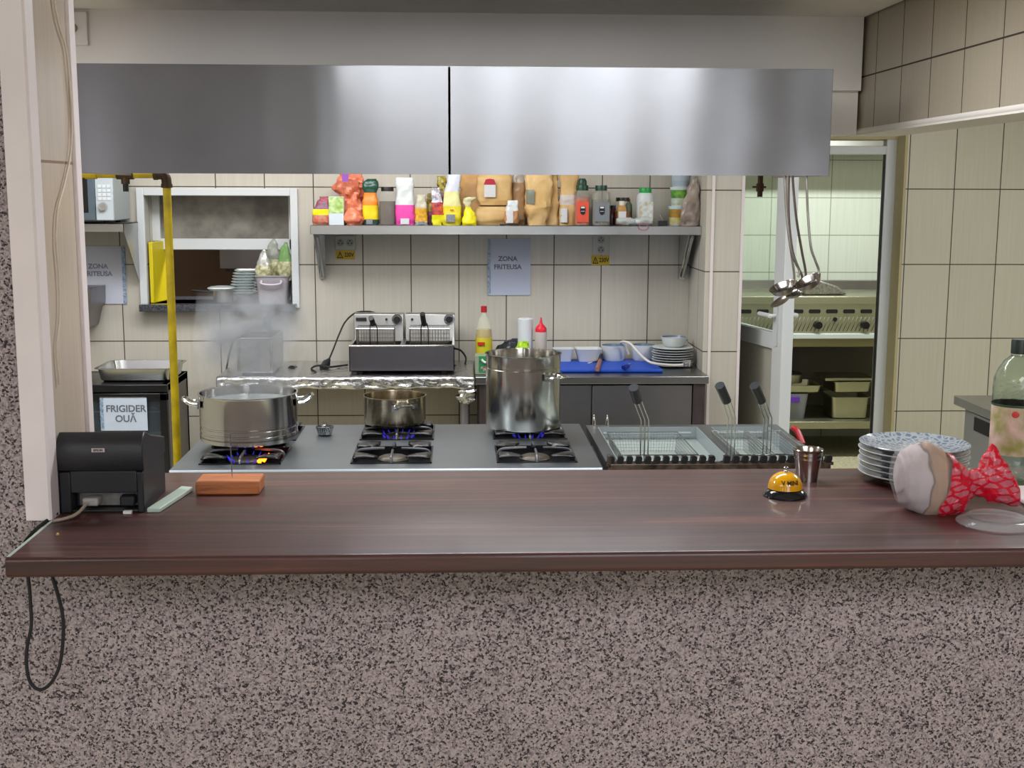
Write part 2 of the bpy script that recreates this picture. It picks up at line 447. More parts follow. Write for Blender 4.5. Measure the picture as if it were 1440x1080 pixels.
b = MB().box(2.38, 2.394, 6.602, 6.95, 0, 2.05); b.box(1.418, 2.393, 6.72, 6.95, 2.03, 2.62); struct('trim_4', b, REV)
b = MB().box(3.9, 4.0, 2.54, 8.8, 0, 2.62); struct('wall_side', b, T_RIGHT)
b = MB().box(-2.8, -2.7, 2.54, 8.4, 0, 2.62); struct('wall_side_left', b, T_BACK)
# rooms behind the back wall
b = MB().box(1.2, 4.0, 8.75, 8.85, 0, 2.62); struct('wall_far_right', b, T_ROOM2)
b = MB().box(-2.8, 1.2, 8.1, 8.2, 0, 2.62); b.box(1.1, 1.2, 6.8, 8.8, 0, 2.62); struct('wall_far_left', b, BROWNW)
# ceilings, lintel and tiled beam
b = MB().box(-2.8, 4, 2.54, 8.85, 2.62, 2.7); b.box(-2.8, 1.42, 2.54, 4.4, 2.35, 2.4); b.box(-4.5, 5, -5, 2.3, 2.78, 2.86)
struct('ceiling', b, WHITE)
b = MB().box(-2.8, 1.418, 4.4, 4.56, 2.1, 2.61); b.box(-2.8, 1.418, 4.43, 4.56, 1.95, 2.1); struct('wall_lintel', b, WHITE)
b = MB().box(1.43, 1.6, 2.54, 4.56, 1.965, 2.61); struct('wall_beam', b, T_BEAM)
b = MB().cyl((1.44, 2.54, 1.965), (1.44, 4.5, 1.965), .012); b.box(1.432, 1.6, 2.54, 4.56, 1.95, 1.966); struct('trim_5', b, WHITE)
# dining room shell behind the viewer, unseen window openings placed for hood reflections
b = MB()
Y0 = -4.6
added_wins = [(-3.9, -3.3), (-1.0, -.55), (.35, 2.55)]
xs = [-4.5] + [q for w_ in added_wins for q in w_] + [5]
for i in range(0, len(xs), 2): b.box(xs[i], xs[i + 1], Y0 - .2, Y0, 0, 2.8)
for a_, c_ in added_wins: b.box(a_, c_, Y0 - .2, Y0, 0, .9); b.box(a_, c_, Y0 - .2, Y0, 2.62, 2.8)
DW = mat('dining_wall_paint', '#b0a8a2', .8)
struct('wall_dining_back', b, DW)
b = MB().box(-4.6, -4.5, -4.8, 2.3, 0, 2.8); struct('wall_dining_left', b, DW)
b = MB().box(5, 5.1, -4.8, 2.3, 0, 2.8); struct('wall_dining_right', b, DW)

# pass-through window frame
PVC = mat('white_pvc', '#d3d8dc', .35)
STEAMGLASS = mat('misted_dark_glass', '#66625c', .12, var=.35, vs=9, col2='#8a8880')
t = bpy.data.objects.new('window_1', None); COL.objects.link(t); t['kind'] = 'structure'; t.location = (-1.23, 6.55, 1.13)
b = MB(); X0, X1, Z0, Z1 = -1.637, -.815, 1.14, 1.757; w = .038
b.box(X0, X0 + w, 6.53, 6.56, Z0, Z1); b.box(X1 - w, X1, 6.53, 6.56, Z0, Z1); b.box(X0 + w, X1 - w, 6.53, 6.56, Z1 - w, Z1)
part('window_frame', b, PVC, t, True, bevel=.003)
b = MB(); y0, y1 = 6.70, 6.75; a0, a1 = -1.62, -.84
za, zb = 1.49, 1.735
b.box(a0, a0 + .06, y0, y1, za - .01, zb); b.box(a1 - .045, a1, y0, y1, WZ0, zb); b.box(a0 + .06, a1, y0, y1, za - .055, za + .003)
part('sash', b, PVC, t, True, bevel=.003)
b = MB().box(a0 + .06, a1 - .045, y0 + .02, y0 + .03, za, zb); part('pane', b, STEAMGLASS, t, True)
GRAN = mat('black_granite', '#23242a', .25, var=.9, vs=160, col2='#5a5d66')
b = MB().box(-1.63, -.83, 6.47, 7.0, 1.128, 1.163); solo('stone_sill', b, GRAN, 'black speckled stone shelf running through the pass-through window', 'window sill', bevel=.002)

# far door opening: frame and open leaf
t = bpy.data.objects.new('door_1', None); COL.objects.link(t); t['kind'] = 'structure'; t.location = (1.9, 6.75, 0)
b = MB().box(2.325, 2.385, 6.73, 6.79, 0, 2.035); b.box(1.42, 1.46, 6.73, 6.79, 0, 2.035); b.box(1.46, 2.325, 6.73, 6.79, 1.95, 1.995)
part('door_frame', b, PVC, t, True, bevel=.003)
b = MB().box(2.318, 2.325, 6.74, 6.765, 0, 1.95); part('rubber_seal', b, mat('black_rubber', '#1c1d20', .6), t, True)
leaf = bpy.data.objects.new('door_leaf', None); COL.objects.link(leaf); leaf.parent = t
leaf.location = wmat(t).inverted() @ Vector((1.46, 6.74, 0)); leaf.rotation_euler = (0, 0, R(-79))
# leaf runs along its local +x from the hinge
b = MB(); Lw = .8
b.box(0, .1, -.03, .03, .02, 1.94); b.box(Lw - .11, Lw, -.03, .03, .02, 1.94); b.box(.1, Lw - .11, -.03, .03, .98, 1.06); b.box(.1, Lw - .11, -.03, .03, .02, .12); b.box(.1, Lw - .11, -.03, .03, 1.84, 1.94)
part('leaf_frame', b, PVC, leaf, bevel=.004)
b = MB().box(.1, Lw - .11, -.008, .008, .12, .98); part('lower_panel', b, mat('grey_pvc_panel', '#b5b3a9', .4), leaf)
b = MB().box(.1, Lw - .11, -.004, .004, 1.06, 1.84); part('glass_pane', b, mat('door_glass', '#e6eee6', .03, trans=1., ior=1.1), leaf)
b = MB()
for s_ in (-1, 1):
    b.box(Lw - .075, Lw - .045, s_ * .03, s_ * .038, 1.0, 1.2)
    b.cyl((Lw - .06, s_ * .03, 1.15), (Lw - .06, s_ * .075, 1.15), .009)
    b.cyl((Lw - .055, s_ * .07, 1.15), (Lw - .18, s_ * .07, 1.15), .011)
part('door_handle', b, PVC, leaf)

# ============================================================ SERVING COUNTER
CT = 1.15
COUNTERW = wood_mat('dark_mahogany_laminate', ['#1a0a09', '#351614', '#48201c', '#6c3b31'], (1.1, 30, 30), .5, .42, 1.0, .13)
b = MB(); x0, x1, y0, y1, t_ = -.742, 1.93, 2.012, 2.636, .034
prof = [(y1, CT), (y1, CT - t_), (y0 + .006, CT - t_)]
for k in range(7):
    a = R(180 + 90 - k * 15); prof.append((y0 + .008 + .008 * cos(a) , CT - t_ + .008 + .008 * sin(a)))
for k in range(7):
    a = R(180 - k * 15); prof.append((y0 + .008 + .008 * cos(a), CT - .008 + .008 * sin(a)))
b.prism(prof, 'x', x0, x1)
ct = solo('counter_top', b, COUNTERW, 'long dark mahogany serving counter top on the granite chip wall', 'counter')
b = MB().box(-.7415, -.7365, 2.02, 2.255, CT, CT + .0012); solo('sealing_strip', b, mat('pale_sealant', '#b9c9c0', .4), 'thin pale strip along the left end of the serving counter', 'edge strip')

BLK = mat('black_plastic', '#232327', .42, bump=.08, bs=400)
BLKG = mat('black_gloss', '#141416', .2)
RUB = MATS['black_rubber']
CHROME = steel('polished_chrome', '#d5d5d3', .1, 0, .03)
# receipt printer
pr = thing('receipt_printer', 'black receipt printer on the left end of the serving counter', 'printer', (-.663, 2.39, CT))
W2 = .0775; yf, yb = -.088, .085
b = MB(); b.prism([(yf, .0), (yb, .0), (yb, .082), (yf - .001, .078), (yf, .045)], 'x', W2 - .012, W2)
b.prism([(yf, .0), (yb, .0), (yb, .082), (yf - .001, .078), (yf, .045)], 'x', -W2, -W2 + .02)
b.box(-W2 + .02, W2 - .012, yf, yb, .038, .08); b.box(-W2 + .02, W2 - .012, yf + .035, yb, .004, .038); b.box(-W2 + .02, W2 - .012, yf + .004, yf + .03, .0, .005)
part('housing', b, BLK, pr, bevel=.002)
b = MB(); pf = [(yb, .081), (yb, .112), (yf + .06, .138), (yf + .03, .149), (yf + .018, .151), (yf + .006, .144), (yf - .003, .13), (yf - .007, .113), (yf - .006, .098), (yf - .001, .084), (yf + .002, .079)]
b.prism(pf, 'x', -W2 - .002, W2 + .002)
part('paper_cover', b, BLK, pr, bevel=.0025)
b = MB().box(-.013, .011, yf - .0085, yf - .0065, .118, .125)
bd = part('badge', b, mat('badge_silver', '#c3b2b2', .4), pr)
text('lettering', 'EPSON', .0055, bd, (-.001, yf - .009, .1215), mat('ink_black', '#1a1a1c', .6), bold=.0002)
b = MB().box(-.05, .062, yf + .028, yf + .034, .008, .036); part('connector_panel', b, mat('dull_zinc', '#8b8884', .4, .6, var=.3, vs=60), pr)
b = MB().box(-.038, -.008, yf + .0, yf + .03, .012, .028); part('grey_plug', b, mat('grey_plug', '#9c9894', .5), pr, bevel=.004)
b = MB().box(.03, .058, yf + .005, yf + .03, .01, .03); part('black_plug', b, RUB, pr, bevel=.004)
b = MB().box(.04, .056, yf - .012, yf - .002, 0, .006); part('foot', b, mat('white_tape', '#d9d6d4', .6), pr, label='white foot', bevel=.001)
b = MB(); b.tube([(-.69, 2.298, CT + .02), (-.7, 2.27, CT + .008), (-.715, 2.25, CT + .004), (-.735, 2.235, CT + .003)], .0032)
solo('grey_cable', b, mat('beige_cable', '#9a8d80', .5), 'short beige cable running out of the receipt printer to the counter edge', 'cable')
pts = [P(80, 722, y=2.285), P(62, 735, y=2.243), P(45, 750, y=2.235), P(33, 768, y=2.21), P(34, 795, y=2.2), P(40, 815, y=2.2), P(43, 850, y=2.2), P(44, 880, y=2.2), P(39, 905, y=2.2), P(37, 930, y=2.2),
       P(42, 958, y=2.2), P(56, 970, y=2.2), P(72, 960, y=2.2), P(84, 935, y=2.2), P(89, 895, y=2.2), P(88, 865, y=2.2), P(81, 835, y=2.2), P(74, 812, y=2.2), P(72, 800, y=2.22)]
pts = [Vector((min(p.x, -.7475) if 0 < i < 6 else p.x, p.y, p.z)) for i, p in enumerate(pts)]
b = MB(); b.tube(pts, .0032); solo('black_cable', b, RUB, 'black cable hanging in a long loop below the left end of the counter', 'cable')
b = MB(); b.prism([(-.581, 2.3), (-.556, 2.3), (-.53, 2.47), (-.555, 2.478)], 'z', CT, CT + .009)
solo('plastic_strip', b, mat('pale_green_plastic', '#aebfb4', .45), 'pale green plastic strip lying along the right side of the receipt printer', 'strip', bevel=.002)
# receipt spike
sp = thing('receipt_spike', 'orange-brown wooden block with an upright steel spike on the counter', 'spike', (-.455, 2.47, CT))
b = MB().box(-.063, .063, -.036, .036, 0, .028)
part('wooden_block', b, wood_mat('oak_block', ['#7a4325', '#b0683a', '#c07a48'], (6, 60, 60), .5, .1), sp, bevel=.0035)
b = MB().cyl((.005, -.005, .027), (.002, 0, .118), .0013, .0009, 8); part('spike', b, CHROME, sp)
# bell
bl = thing('call_bell', 'yellow domed call bell with a black base on the counter', 'bell', (.655, 2.395, CT))
b = MB().lathe([(0, 0), (.044, 0), (.0445, .003), (.042, .007), (.037, .013), (.033, .015), (0, .015)]); part('base', b, mat('black_enamel', '#14161c', .12, coat=.5), bl)
dome = [(.0345, .016)] + [(.034 * cos(R(a)) ** .9, .018 + .031 * sin(R(a))) for a in range(5, 90, 7)] + [(0, .049)]
b = MB().lathe(dome, n=48); dm = part('dome', b, mat('yellow_enamel', '#e3a302', .15, coat=.6, var=.12, vs=30), bl)
b = MB().lathe([(0, .047), (.005, .049), (.0035, .0505), (.003, .053), (.0045, .0545), (.0045, .058), (.003, .0595), (0, .06)], n=20); part('button', b, CHROME, bl)
tx = text('lettering', 'V MINI', .0115, dm, (0, 0, 0), mat('ink_brown', '#4a2c10', .6), rot=(0, 0, 0), bold=.0003)
for v in tx.data.vertices:
    x, z = v.co.x + .002, v.co.y + .032
    r_ = .0347 * math.sqrt(max(.02, 1 - ((z - .018) / .0325) ** 2)) ** .9
    v.co = (x, -math.sqrt(max(1e-6, r_ * r_ - x * x)) - .0004, z)
# steel cup
b = MB().lathe([(0, .0015), (.0195, .0015), (.021, .0), (.0225, .0), (.0245, .02), (.027, .04), (.0285, .046), (.0288, .048), (.0284, .05), (.0300, .055), (.0303, .057), (.0300, .059), (.0315, .0655), (.0322, .067), (.0312, .068), (.0295, .064), (.026, .045), (.021, .004), (0, .003)], n=40)
solo('steel_cup', b, steel('cup_steel', '#b9b2ae', .14, .2), 'small steel cup standing behind the yellow bell', 'cup', (.737, 2.527, CT))
# plates
PLW = mat('grey_white_porcelain', '#b4b9c0', .15, coat=.4)
m_, nt, bs_ = new_mat('blue_floral_porcelain'); PLB = m_
tc = nt.nodes.new('ShaderNodeTexCoord'); vo = nt.nodes.new('ShaderNodeTexVoronoi'); vo.inputs['Scale'].default_value = 80; vo.feature = 'DISTANCE_TO_EDGE'
nt.links.new(tc.outputs['Object'], vo.inputs['Vector'])
rp = nt.nodes.new('ShaderNodeValToRGB'); rp.color_ramp.elements[0].position = .08; rp.color_ramp.elements[1].position = .22
rp.color_ramp.elements[0].color = lin('#9ba2a6'); rp.color_ramp.elements[1].color = lin('#667287')
nt.links.new(vo.outputs['Distance'], rp.inputs[0]); nt.links.new(rp.outputs[0], bs_.inputs['Base Color']); bs_.inputs['Roughness'].default_value = .12
pp = [(0, .004), (.06, .004), (.062, 0), (.066, 0), (.068, .005), (.085, .0075), (.1115, .0185), (.1125, .0205), (.111, .0215), (.088, .0115), (.07, .008), (0, .0075)]
def plate_bm(): return MB().lathe(pp, n=56)
ords = ['bottom', 'second from the bottom', 'third from the bottom', 'fourth from the bottom', 'fifth from the bottom', 'top', '', '']
for k in range(6):
    top = k == 5
    lb = 'blue floral patterned plate at the top of the stack on the counter' if top else 'glazed plate, %s in the stack on the serving counter' % ords[k]
    cx_, cy_ = P(1285, 640, y=2.52).x + [0, .002, -.001, .001, -.001, 0][k], 2.52
    solo('dinner_plate', plate_bm(), [PLB if top else PLW], lb, 'plate', (cx_, cy_, CT + .0122 * k), group='dinner plates stacked on the serving counter')
# bread in its bag
def swap(s): s.M = Matrix(((0, 0, 1, 0), (0, 1, 0, 0), (1, 0, 0, 0), (0, 0, 0, 1))); return s
BX = P(1262, 690, y=2.27).x
def zx(px, py, Y=2.27): q = P(px, py, y=Y); return q.x, q.z
rings = []
for px, pt, pb, ry, e in ((1262, 655, 680, .012, 1), (1265, 642, 694, .03, 1), (1273, 632, 709, .042, .9), (1287, 625, 719, .05, .85), (1303, 622, 726, .052, .85), (1320, 630, 726, .05, .85), (1332, 645, 715, .03, .9)):
    (xa, zt), (_, zb) = zx(px, pt), zx(px, pb); rings.append(((zt + zb) / 2, 2.27, xa, (zt - zb) / 2, ry, e))
rings.append((rings[-1][0], 2.27, rings[-1][2] + .008, .03, .03, 1))
b = swap(MB()).loft(rings, 36, .004, 3, 5, 40)
BRM, nt, bs_ = new_mat('floured_bread')
tc = nt.nodes.new('ShaderNodeTexCoord'); sx = nt.nodes.new('ShaderNodeSeparateXYZ'); nt.links.new(tc.outputs['Object'], sx.inputs[0])
n1 = nt.nodes.new('ShaderNodeTexNoise'); n1.inputs['Scale'].default_value = 16; n1.inputs['Detail'].default_value = 3; nt.links.new(tc.outputs['Object'], n1.inputs['Vector'])
m1 = nt.nodes.new('ShaderNodeMath'); m1.operation = 'MULTIPLY_ADD'; m1.inputs[1].default_value = .07; nt.links.new(n1.outputs['Fac'], m1.inputs[0]); nt.links.new(sx.outputs['X'], m1.inputs[2])
r1 = nt.nodes.new('ShaderNodeValToRGB'); e = r1.color_ramp.elements
e[0].position = .0; e[0].color = lin('#b9adb0'); e[1].position = 1; e[1].color = lin('#b08a6c')
for p_, c_ in ((.5, '#b3a6a8'), (.53, '#5f473e'), (.57, '#9b7a62')): q_ = e.new(p_); q_.color = lin(c_)
m2 = nt.nodes.new('ShaderNodeMapRange'); m2.inputs['From Min'].default_value = -.035; m2.inputs['From Max'].default_value = .085; nt.links.new(m1.outputs[0], m2.inputs[0]); nt.links.new(m2.outputs[0], r1.inputs[0])
nt.links.new(r1.outputs[0], bs_.inputs['Base Color']); bs_.inputs['Roughness'].default_value = .85
bp = nt.nodes.new('ShaderNodeBump'); bp.inputs['Strength'].default_value = .8; bp.inputs['Distance'].default_value = .01; nt.links.new(n1.outputs['Fac'], bp.inputs['Height']); nt.links.new(bp.outputs[0], bs_.inputs['Normal'])
br = BRM if True else mat('floured_bread_crust', '#c4babb', .85, var=.2, vs=14, col2='#9a7a62', bump=.6, bs=70)
solo('bread_loaf', b, br, 'torn pale floured bread loaf inside the transparent red-printed bag', 'bread')
rings = []
for px, pt, pb, ry, e in ((1257, 655, 680, .008, 1), (1260, 640, 695, .03, 1), (1270, 629, 711, .048, .9), (1286, 622, 721, .056, .8), (1302, 619, 728, .058, .8), (1318, 626, 729, .056, .8), (1335, 640, 727, .05, .85), (1350, 653, 722, .038, .9), (1364, 664, 708, .022, 1), (1374, 662, 700, .012, 1), (1384, 640, 702, .014, 1), (1396, 624, 709, .018, 1), (1412, 648, 712, .02, 1), (1424, 670, 713, .02, 1), (1431, 684, 713, .014, 1)):
    (xa, zt), (_, zb) = zx(px, pt), zx(px, pb); rings.append(((zt + zb) / 2, 2.27, xa, (zt - zb) / 2, ry, e))
b = swap(MB()).loft(rings, 56, .0045, 5, 5, 34)
BG, nt, bs_ = new_mat('printed_clear_film')
tc = nt.nodes.new('ShaderNodeTexCoord'); sx = nt.nodes.new('ShaderNodeSeparateXYZ'); nt.links.new(tc.outputs['Object'], sx.inputs[0])
mp = nt.nodes.new('ShaderNodeMapping'); mp.inputs['Rotation'].default_value = (0, R(35), 0); mp.inputs['Scale'].default_value = (34, 34, 72)
nt.links.new(tc.outputs['Object'], mp.inputs[0])
vo = nt.nodes.new('ShaderNodeTexVoronoi'); vo.feature = 'DISTANCE_TO_EDGE'; vo.inputs['Scale'].default_value = 1; vo.inputs['Randomness'].default_value = .55
nt.links.new(mp.outputs[0], vo.inputs['Vector'])
rp = nt.nodes.new('ShaderNodeValToRGB'); rp.color_ramp.elements[0].position = .1; rp.color_ramp.elements[1].position = .16
rp.color_ramp.elements[0].color = lin('#d80f2e'); rp.color_ramp.elements[1].color = lin('#cf6a78')
nt.links.new(vo.outputs['Distance'], rp.inputs[0])
bs_.inputs['Roughness'].default_value = .16
nz = nt.nodes.new('ShaderNodeTexNoise'); nz.inputs['Scale'].default_value = 12; nt.links.new(tc.outputs['Object'], nz.inputs['Vector'])
ad = nt.nodes.new('ShaderNodeMath'); ad.operation = 'MULTIPLY_ADD'; ad.inputs[1].default_value = .05; nt.links.new(nz.outputs['Fac'], ad.inputs[0]); nt.links.new(sx.outputs['X'], ad.inputs[2])
zz = nt.nodes.new('ShaderNodeMath'); zz.operation = 'MULTIPLY_ADD'; zz.inputs[1].default_value = -.22; nt.links.new(sx.outputs['Z'], zz.inputs[0]); nt.links.new(ad.outputs[0], zz.inputs[2])
gt = nt.nodes.new('ShaderNodeMath'); gt.operation = 'GREATER_THAN'; gt.inputs[1].default_value = -.03; nt.links.new(zz.outputs[0], gt.inputs[0])
cm = nt.nodes.new('ShaderNodeMix'); cm.data_type = 'RGBA'; cm.inputs['A'].default_value = (.85, .85, .85, 1); nt.links.new(gt.outputs[0], cm.inputs['Factor']); nt.links.new(rp.outputs[0], cm.inputs['B']); nt.links.new(cm.outputs['Result'], bs_.inputs['Base Color'])
mr = nt.nodes.new('ShaderNodeMapRange'); mr.inputs['To Min'].default_value = .13; mr.inputs['To Max'].default_value = .88
nt.links.new(gt.outputs[0], mr.inputs[0]); nt.links.new(mr.outputs[0], bs_.inputs['Alpha'])
n2 = nt.nodes.new('ShaderNodeTexNoise'); n2.inputs['Scale'].default_value = 55; n2.inputs['Detail'].default_value = 2; n2.inputs['Distortion'].default_value = 1.5; nt.links.new(tc.outputs['Object'], n2.inputs['Vector'])
bp = nt.nodes.new('ShaderNodeBump'); bp.inputs['Strength'].default_value = .7; bp.inputs['Distance'].default_value = .006; nt.links.new(n2.outputs['Fac'], bp.inputs['Height']); nt.links.new(bp.outputs[0], bs_.inputs['Normal'])
solo('bread_bag', b, BG, 'transparent bread bag with red leaf print gathered at its neck on the counter', 'bag').location.z += .003
# clear lid, tray and bottle at the right end
CLEAR = mat('clear_plastic', '#d5dcde', .06, alpha=.16, var=.0, bump=.2, bs=50)
b = MB().lathe([(.068, 0), (.07, .003), (.064, .009), (.05, .012), (.05, .016), (.03, .0165), (0, .0165)], n=48)
solo('clear_lid', b, CLEAR, 'round clear plastic lid lying in front of the red bread bag', 'lid', (P(1402, 738, z=CT).x, 2.17, CT), solid=.0008)
b = MB().box(1.10, 1.3, 2.25, 2.42, CT, CT + .012); solo('white_tray', b, mat('white_foam', '#cfc3c2', .6), 'flat white tray lying under the right end of the bread bag', 'tray', bevel=.004)
bt = thing('plastic_bottle', 'large pale green plastic bottle with pink fruit label at the right end of the counter', 'bottle', (P(1427, 600, y=2.5).x, 2.5, CT))
GRN = mat('green_clear_plastic', '#ecf6ef', .03, trans=1., ior=1.35, bump=.25, bs=60)
bz = lambda py: P(1427, py, y=2.5).z - CT
op = [(.03, .001), (.042, .002), (.047, .012), (.0475, .05), (.045, .06), (.0475, .07), (.0475, bz(575)), (.0485, bz(560)), (.0475, bz(553)), (.0485, bz(546)), (.0475, bz(539)), (.047, bz(532)), (.040, bz(519)), (.029, bz(507)), (.0165, bz(500)), (.0145, bz(494))]
b = MB().lathe([(0, .004)] + op + [(r_ - .0012, z_ + .0006) for r_, z_ in reversed(op)] + [(0, .0052)], n=48)
part('bottle_body', b, GRN, bt)
b = MB().lathe([(0, bz(497)), (.0175, bz(497)), (.0175, bz(479)), (.0165, bz(477)), (0, bz(477))], n=28); part('cap', b, mat('dark_green_cap', '#1d2b25', .4), bt)
b = MB().lathe([(.0482, bz(636)), (.0485, bz(635)), (.0485, bz(569)), (.0482, bz(568))], n=40)
part('label', b, mat('pink_fruit_label', '#d9b5ae', .4, var=.5, vs=24, col2='#8d8a4a'), bt)
b = MB().lathe([(.0489, bz(569)), (.0494, bz(567.5)), (.0489, bz(566))], n=40); part('label_band', b, mat('deep_green', '#24452f', .4), bt)
b = MB().sphere((-.021, -.0435, bz(580)), .009, 12); b.at((-.021, -.0435, bz(580))); part('fruit_print', MB().at((-.02, -.0437, bz(578)), (0, 0, -.4), (1, .15, 1)).sphere((0, 0, 0), .0075, 14), mat('tomato_red', '#c23a3a', .4), bt)
b = MB().loft([(0, 0, 0, .05, .04, .5), (0, 0, .03, .055, .045, .5), (.0, 0, .06, .052, .042, .6), (0, 0, .085, .03, .03, 1)], 28, .006, 9, 4, 40)
solo('clear_container', b, CLEAR, 'crumpled clear plastic container beside the green bottle at the right frame edge', 'container', (1.235, 2.42, CT + .012))
CR = mat('crumb', '#b89a5a', .8)
b = MB().sphere((0, 0, .002), .003, 8); solo('crumb', b, CR, 'small yellow crumb on the left end of the serving counter', 'crumb', P(81, 753, z=CT))

# stainless cabinet on the right of the kitchen
SS = steel('brushed_steel', '#b4b4b2', .32, .6, .12, 5)
SSD = steel('worn_dark_steel', '#8d8a8c', .36, .5, .3, 4)
cb = thing('steel_cabinet', 'stainless steel cabinet by the right wall behind the plastic bottle', 'cabinet', (2.42, 4.1, 0))
b = MB().box(2.14, 2.75, 3.1, 5.07, .12, .86); part('body', b, mat('grey_painted_steel', '#8b8d8b', .45, .3), cb, True, bevel=.003)
b = MB().box(2.105, 2.78, 3.05, 5.11, .862, .9); part('worktop', b, SS, cb, True, bevel=.003)
for i in range(3):
    ya = 4.98 - i * .62
    b = MB().box(2.125, 2.141, ya - .56, ya, .16, .852); d = part('door', b, MATS['grey_painted_steel'], cb, True, bevel=.003)
    b = MB().box(2.121, 2.1265, ya - .27, ya - .05, .785, .84); part('handle', b, mat('handle_black', '#131415', .5), d, False) if False else part('handle', b, mat('handle_black', '#131415', .5), d, True)
for yy in (3.2, 4.95):
    for xx in (2.2, 2.7): part('foot', MB().cyl((xx, yy, 0), (xx, yy, .12), .02), SSD, cb, True)

# ============================================================ RANGE AND POTS
SZ = .87
stv = thing('gas_range', 'stainless six-burner gas range behind the serving counter', 'stove', (-.218, 4.28, 0))
SX0, SX1, SY0, SY1 = -.91, .47, 3.905, 4.665
IRON = mat('black_cast_iron', '#17181c', .3, .2, bump=.3, bs=60, coat=.25)
SST = steel('range_top_steel', '#868d94', .38, 0, .1, 3)
b = MB().box(SX0 + .02, SX1 - .02, SY0 + .03, SY1 - .02, .1, SZ - .06); part('body', b, SSD, stv, True)
for xx in (SX0 + .08, SX1 - .08):
    for yy in (SY0 + .1, SY1 - .1): part('leg', MB().cyl((xx, yy, 0), (xx, yy, .1), .025), SSD, stv, True)
for i in range(6):
    q = SX0 + .16 + i * .21; part('knob', MB().cyl((q, SY0 + .03, .77), (q, SY0 - .0, .77), .024), BLK, stv, True)
GW, GD = .265, .27
yfr, ybk = P(550, 652, z=SZ).y, P(550, 619, z=SZ).y
cols = [P(338, 652, z=SZ).x, P(550, 652, z=SZ).x, P(756, 652, z=SZ).x]
GD = min(GD, (ybk - yfr) - .05)
# top with six cut-outs, built of strips
b = MB()
ys = [SY0, yfr, yfr + GD, ybk, ybk + GD, SY1]; xsq = [SX0]
for c_ in cols: xsq += [c_ - GW / 2, c_ + GW / 2]
xsq.append(SX1)
for j in range(5):
    for i in range(7):
        if j in (1, 3) and i in (1, 3, 5): continue
        b.box(xsq[i], xsq[i + 1], ys[j], ys[j + 1], SZ - .035, SZ)
part('range_top', b, SST, stv, True, bevel=0)
b = MB().cyl((SX0, SY0 + .002, SZ - .008), (SX1, SY0 + .002, SZ - .008), .008, n=14); part('front_edge', b, mat('edge_highlight', '#a9b2b8', .35, .4), stv, True)  # rounded front edge, its highlight put into a paler colour
FLB = mat('gas_flame_blue', '#3a3aff', .5, emit='#4a48ff', es=.4, alpha=.3)
FLO = mat('gas_flame_orange', '#ff7a20', .5, emit='#ff6a12', es=6)
def burner(cx, cy, lit=0):
    b = MB()
    b.box(-GW / 2, GW / 2, -GD / 2, GD / 2, -.034, -.03)
    w = .006
    for s_ in (-1, 1):
        b.box(s_ * GW / 2 - w * (s_ > 0), s_ * GW / 2 + w * (s_ < 0), -GD / 2, GD / 2, -.03, .003)
        b.box(-GW / 2, GW / 2, s_ * GD / 2 - w * (s_ > 0), s_ * GD / 2 + w * (s_ < 0), -.03, .003)
    g = part('burner', b, IRON, stv, False, loc=(cx - stv.location.x, cy - stv.location.y, SZ))
    # pan support: four curved corner pads and four fingers
    for sx_ in (-1, 1):
        for sy_ in (-1, 1):
            b = MB()
            def f(u, v, sx_=sx_, sy_=sy_):
                x = (GW / 2 - .007) * (1 - u * .62); y = (GD / 2 - .007) * (1 - v * .62)
                if u > .55 and v > .55: x += (u - .55) * .03; y += (v - .55) * .03
                h = .004 + .020 * sin(pi * min(1, .18 + .62 * (u + v) / 2 * 1.3)) * (1 - .25 * abs(u - v))
                return (sx_ * x, sy_ * y, h)
            b.sheet(f, 7, 7)
            part('pan_support', b, IRON, g, solid=.005)
    b = MB()
    for a in range(4):
        dx, dy = cos(a * pi / 2), sin(a * pi / 2); q = (GW if a % 2 == 0 else GD) / 2
        b.prism([(q - .004, -.005), (q - .004, .008), (q - .03, .02), (.03, .024), (.026, .02), (.03, .008)], 'y', -.004, .004) if False else None
        pts = [(dx * (q - .006), dy * (q - .006), .0), (dx * (q - .02), dy * (q - .02), .017), (dx * .06, dy * .06, .022), (dx * .028, dy * .028, .023)]
        b.tube(pts, [.0055, .0042], 6)
    part('finger', b, mat('worn_iron', '#5b5c60', .35, .6), g)
    b = MB().lathe([(0, -.028), (.05, -.028), (.052, -.012), (.047, -.006), (.04, -.003), (.018, -.001), (0, -.001)], n=32)
    part('burner_cap', b, mat('burner_brass', '#5c564e', .45, .7, var=.3, vs=60), g)
    if lit:
        b = MB()
        for k in range(14):
            a = 2 * pi * k / 14; rr = .053
            b.cyl((rr * cos(a), rr * sin(a), -.013), ((rr + .012) * cos(a), (rr + .012) * sin(a), .003), .0045, .001, 6)
        part('flame', b, FLB, g)
        if lit == 2:
            b = MB()
            for k in (16, 17): 
                a = 2 * pi * k / 18; b.cyl((.062 * cos(a), .062 * sin(a), -.012), (.085 * cos(a), .085 * sin(a), .014), .008, .002, 8)
            part('orange_flame', b, FLO, g)
    return g
for j, yy in enumerate((yfr + GD / 2, ybk + GD / 2)):
    for i, xx in enumerate(cols):
        burner(xx, yy, {(0, 0): 2, (1, 1): 1, (1, 2): 1}.get((j, i), 0))

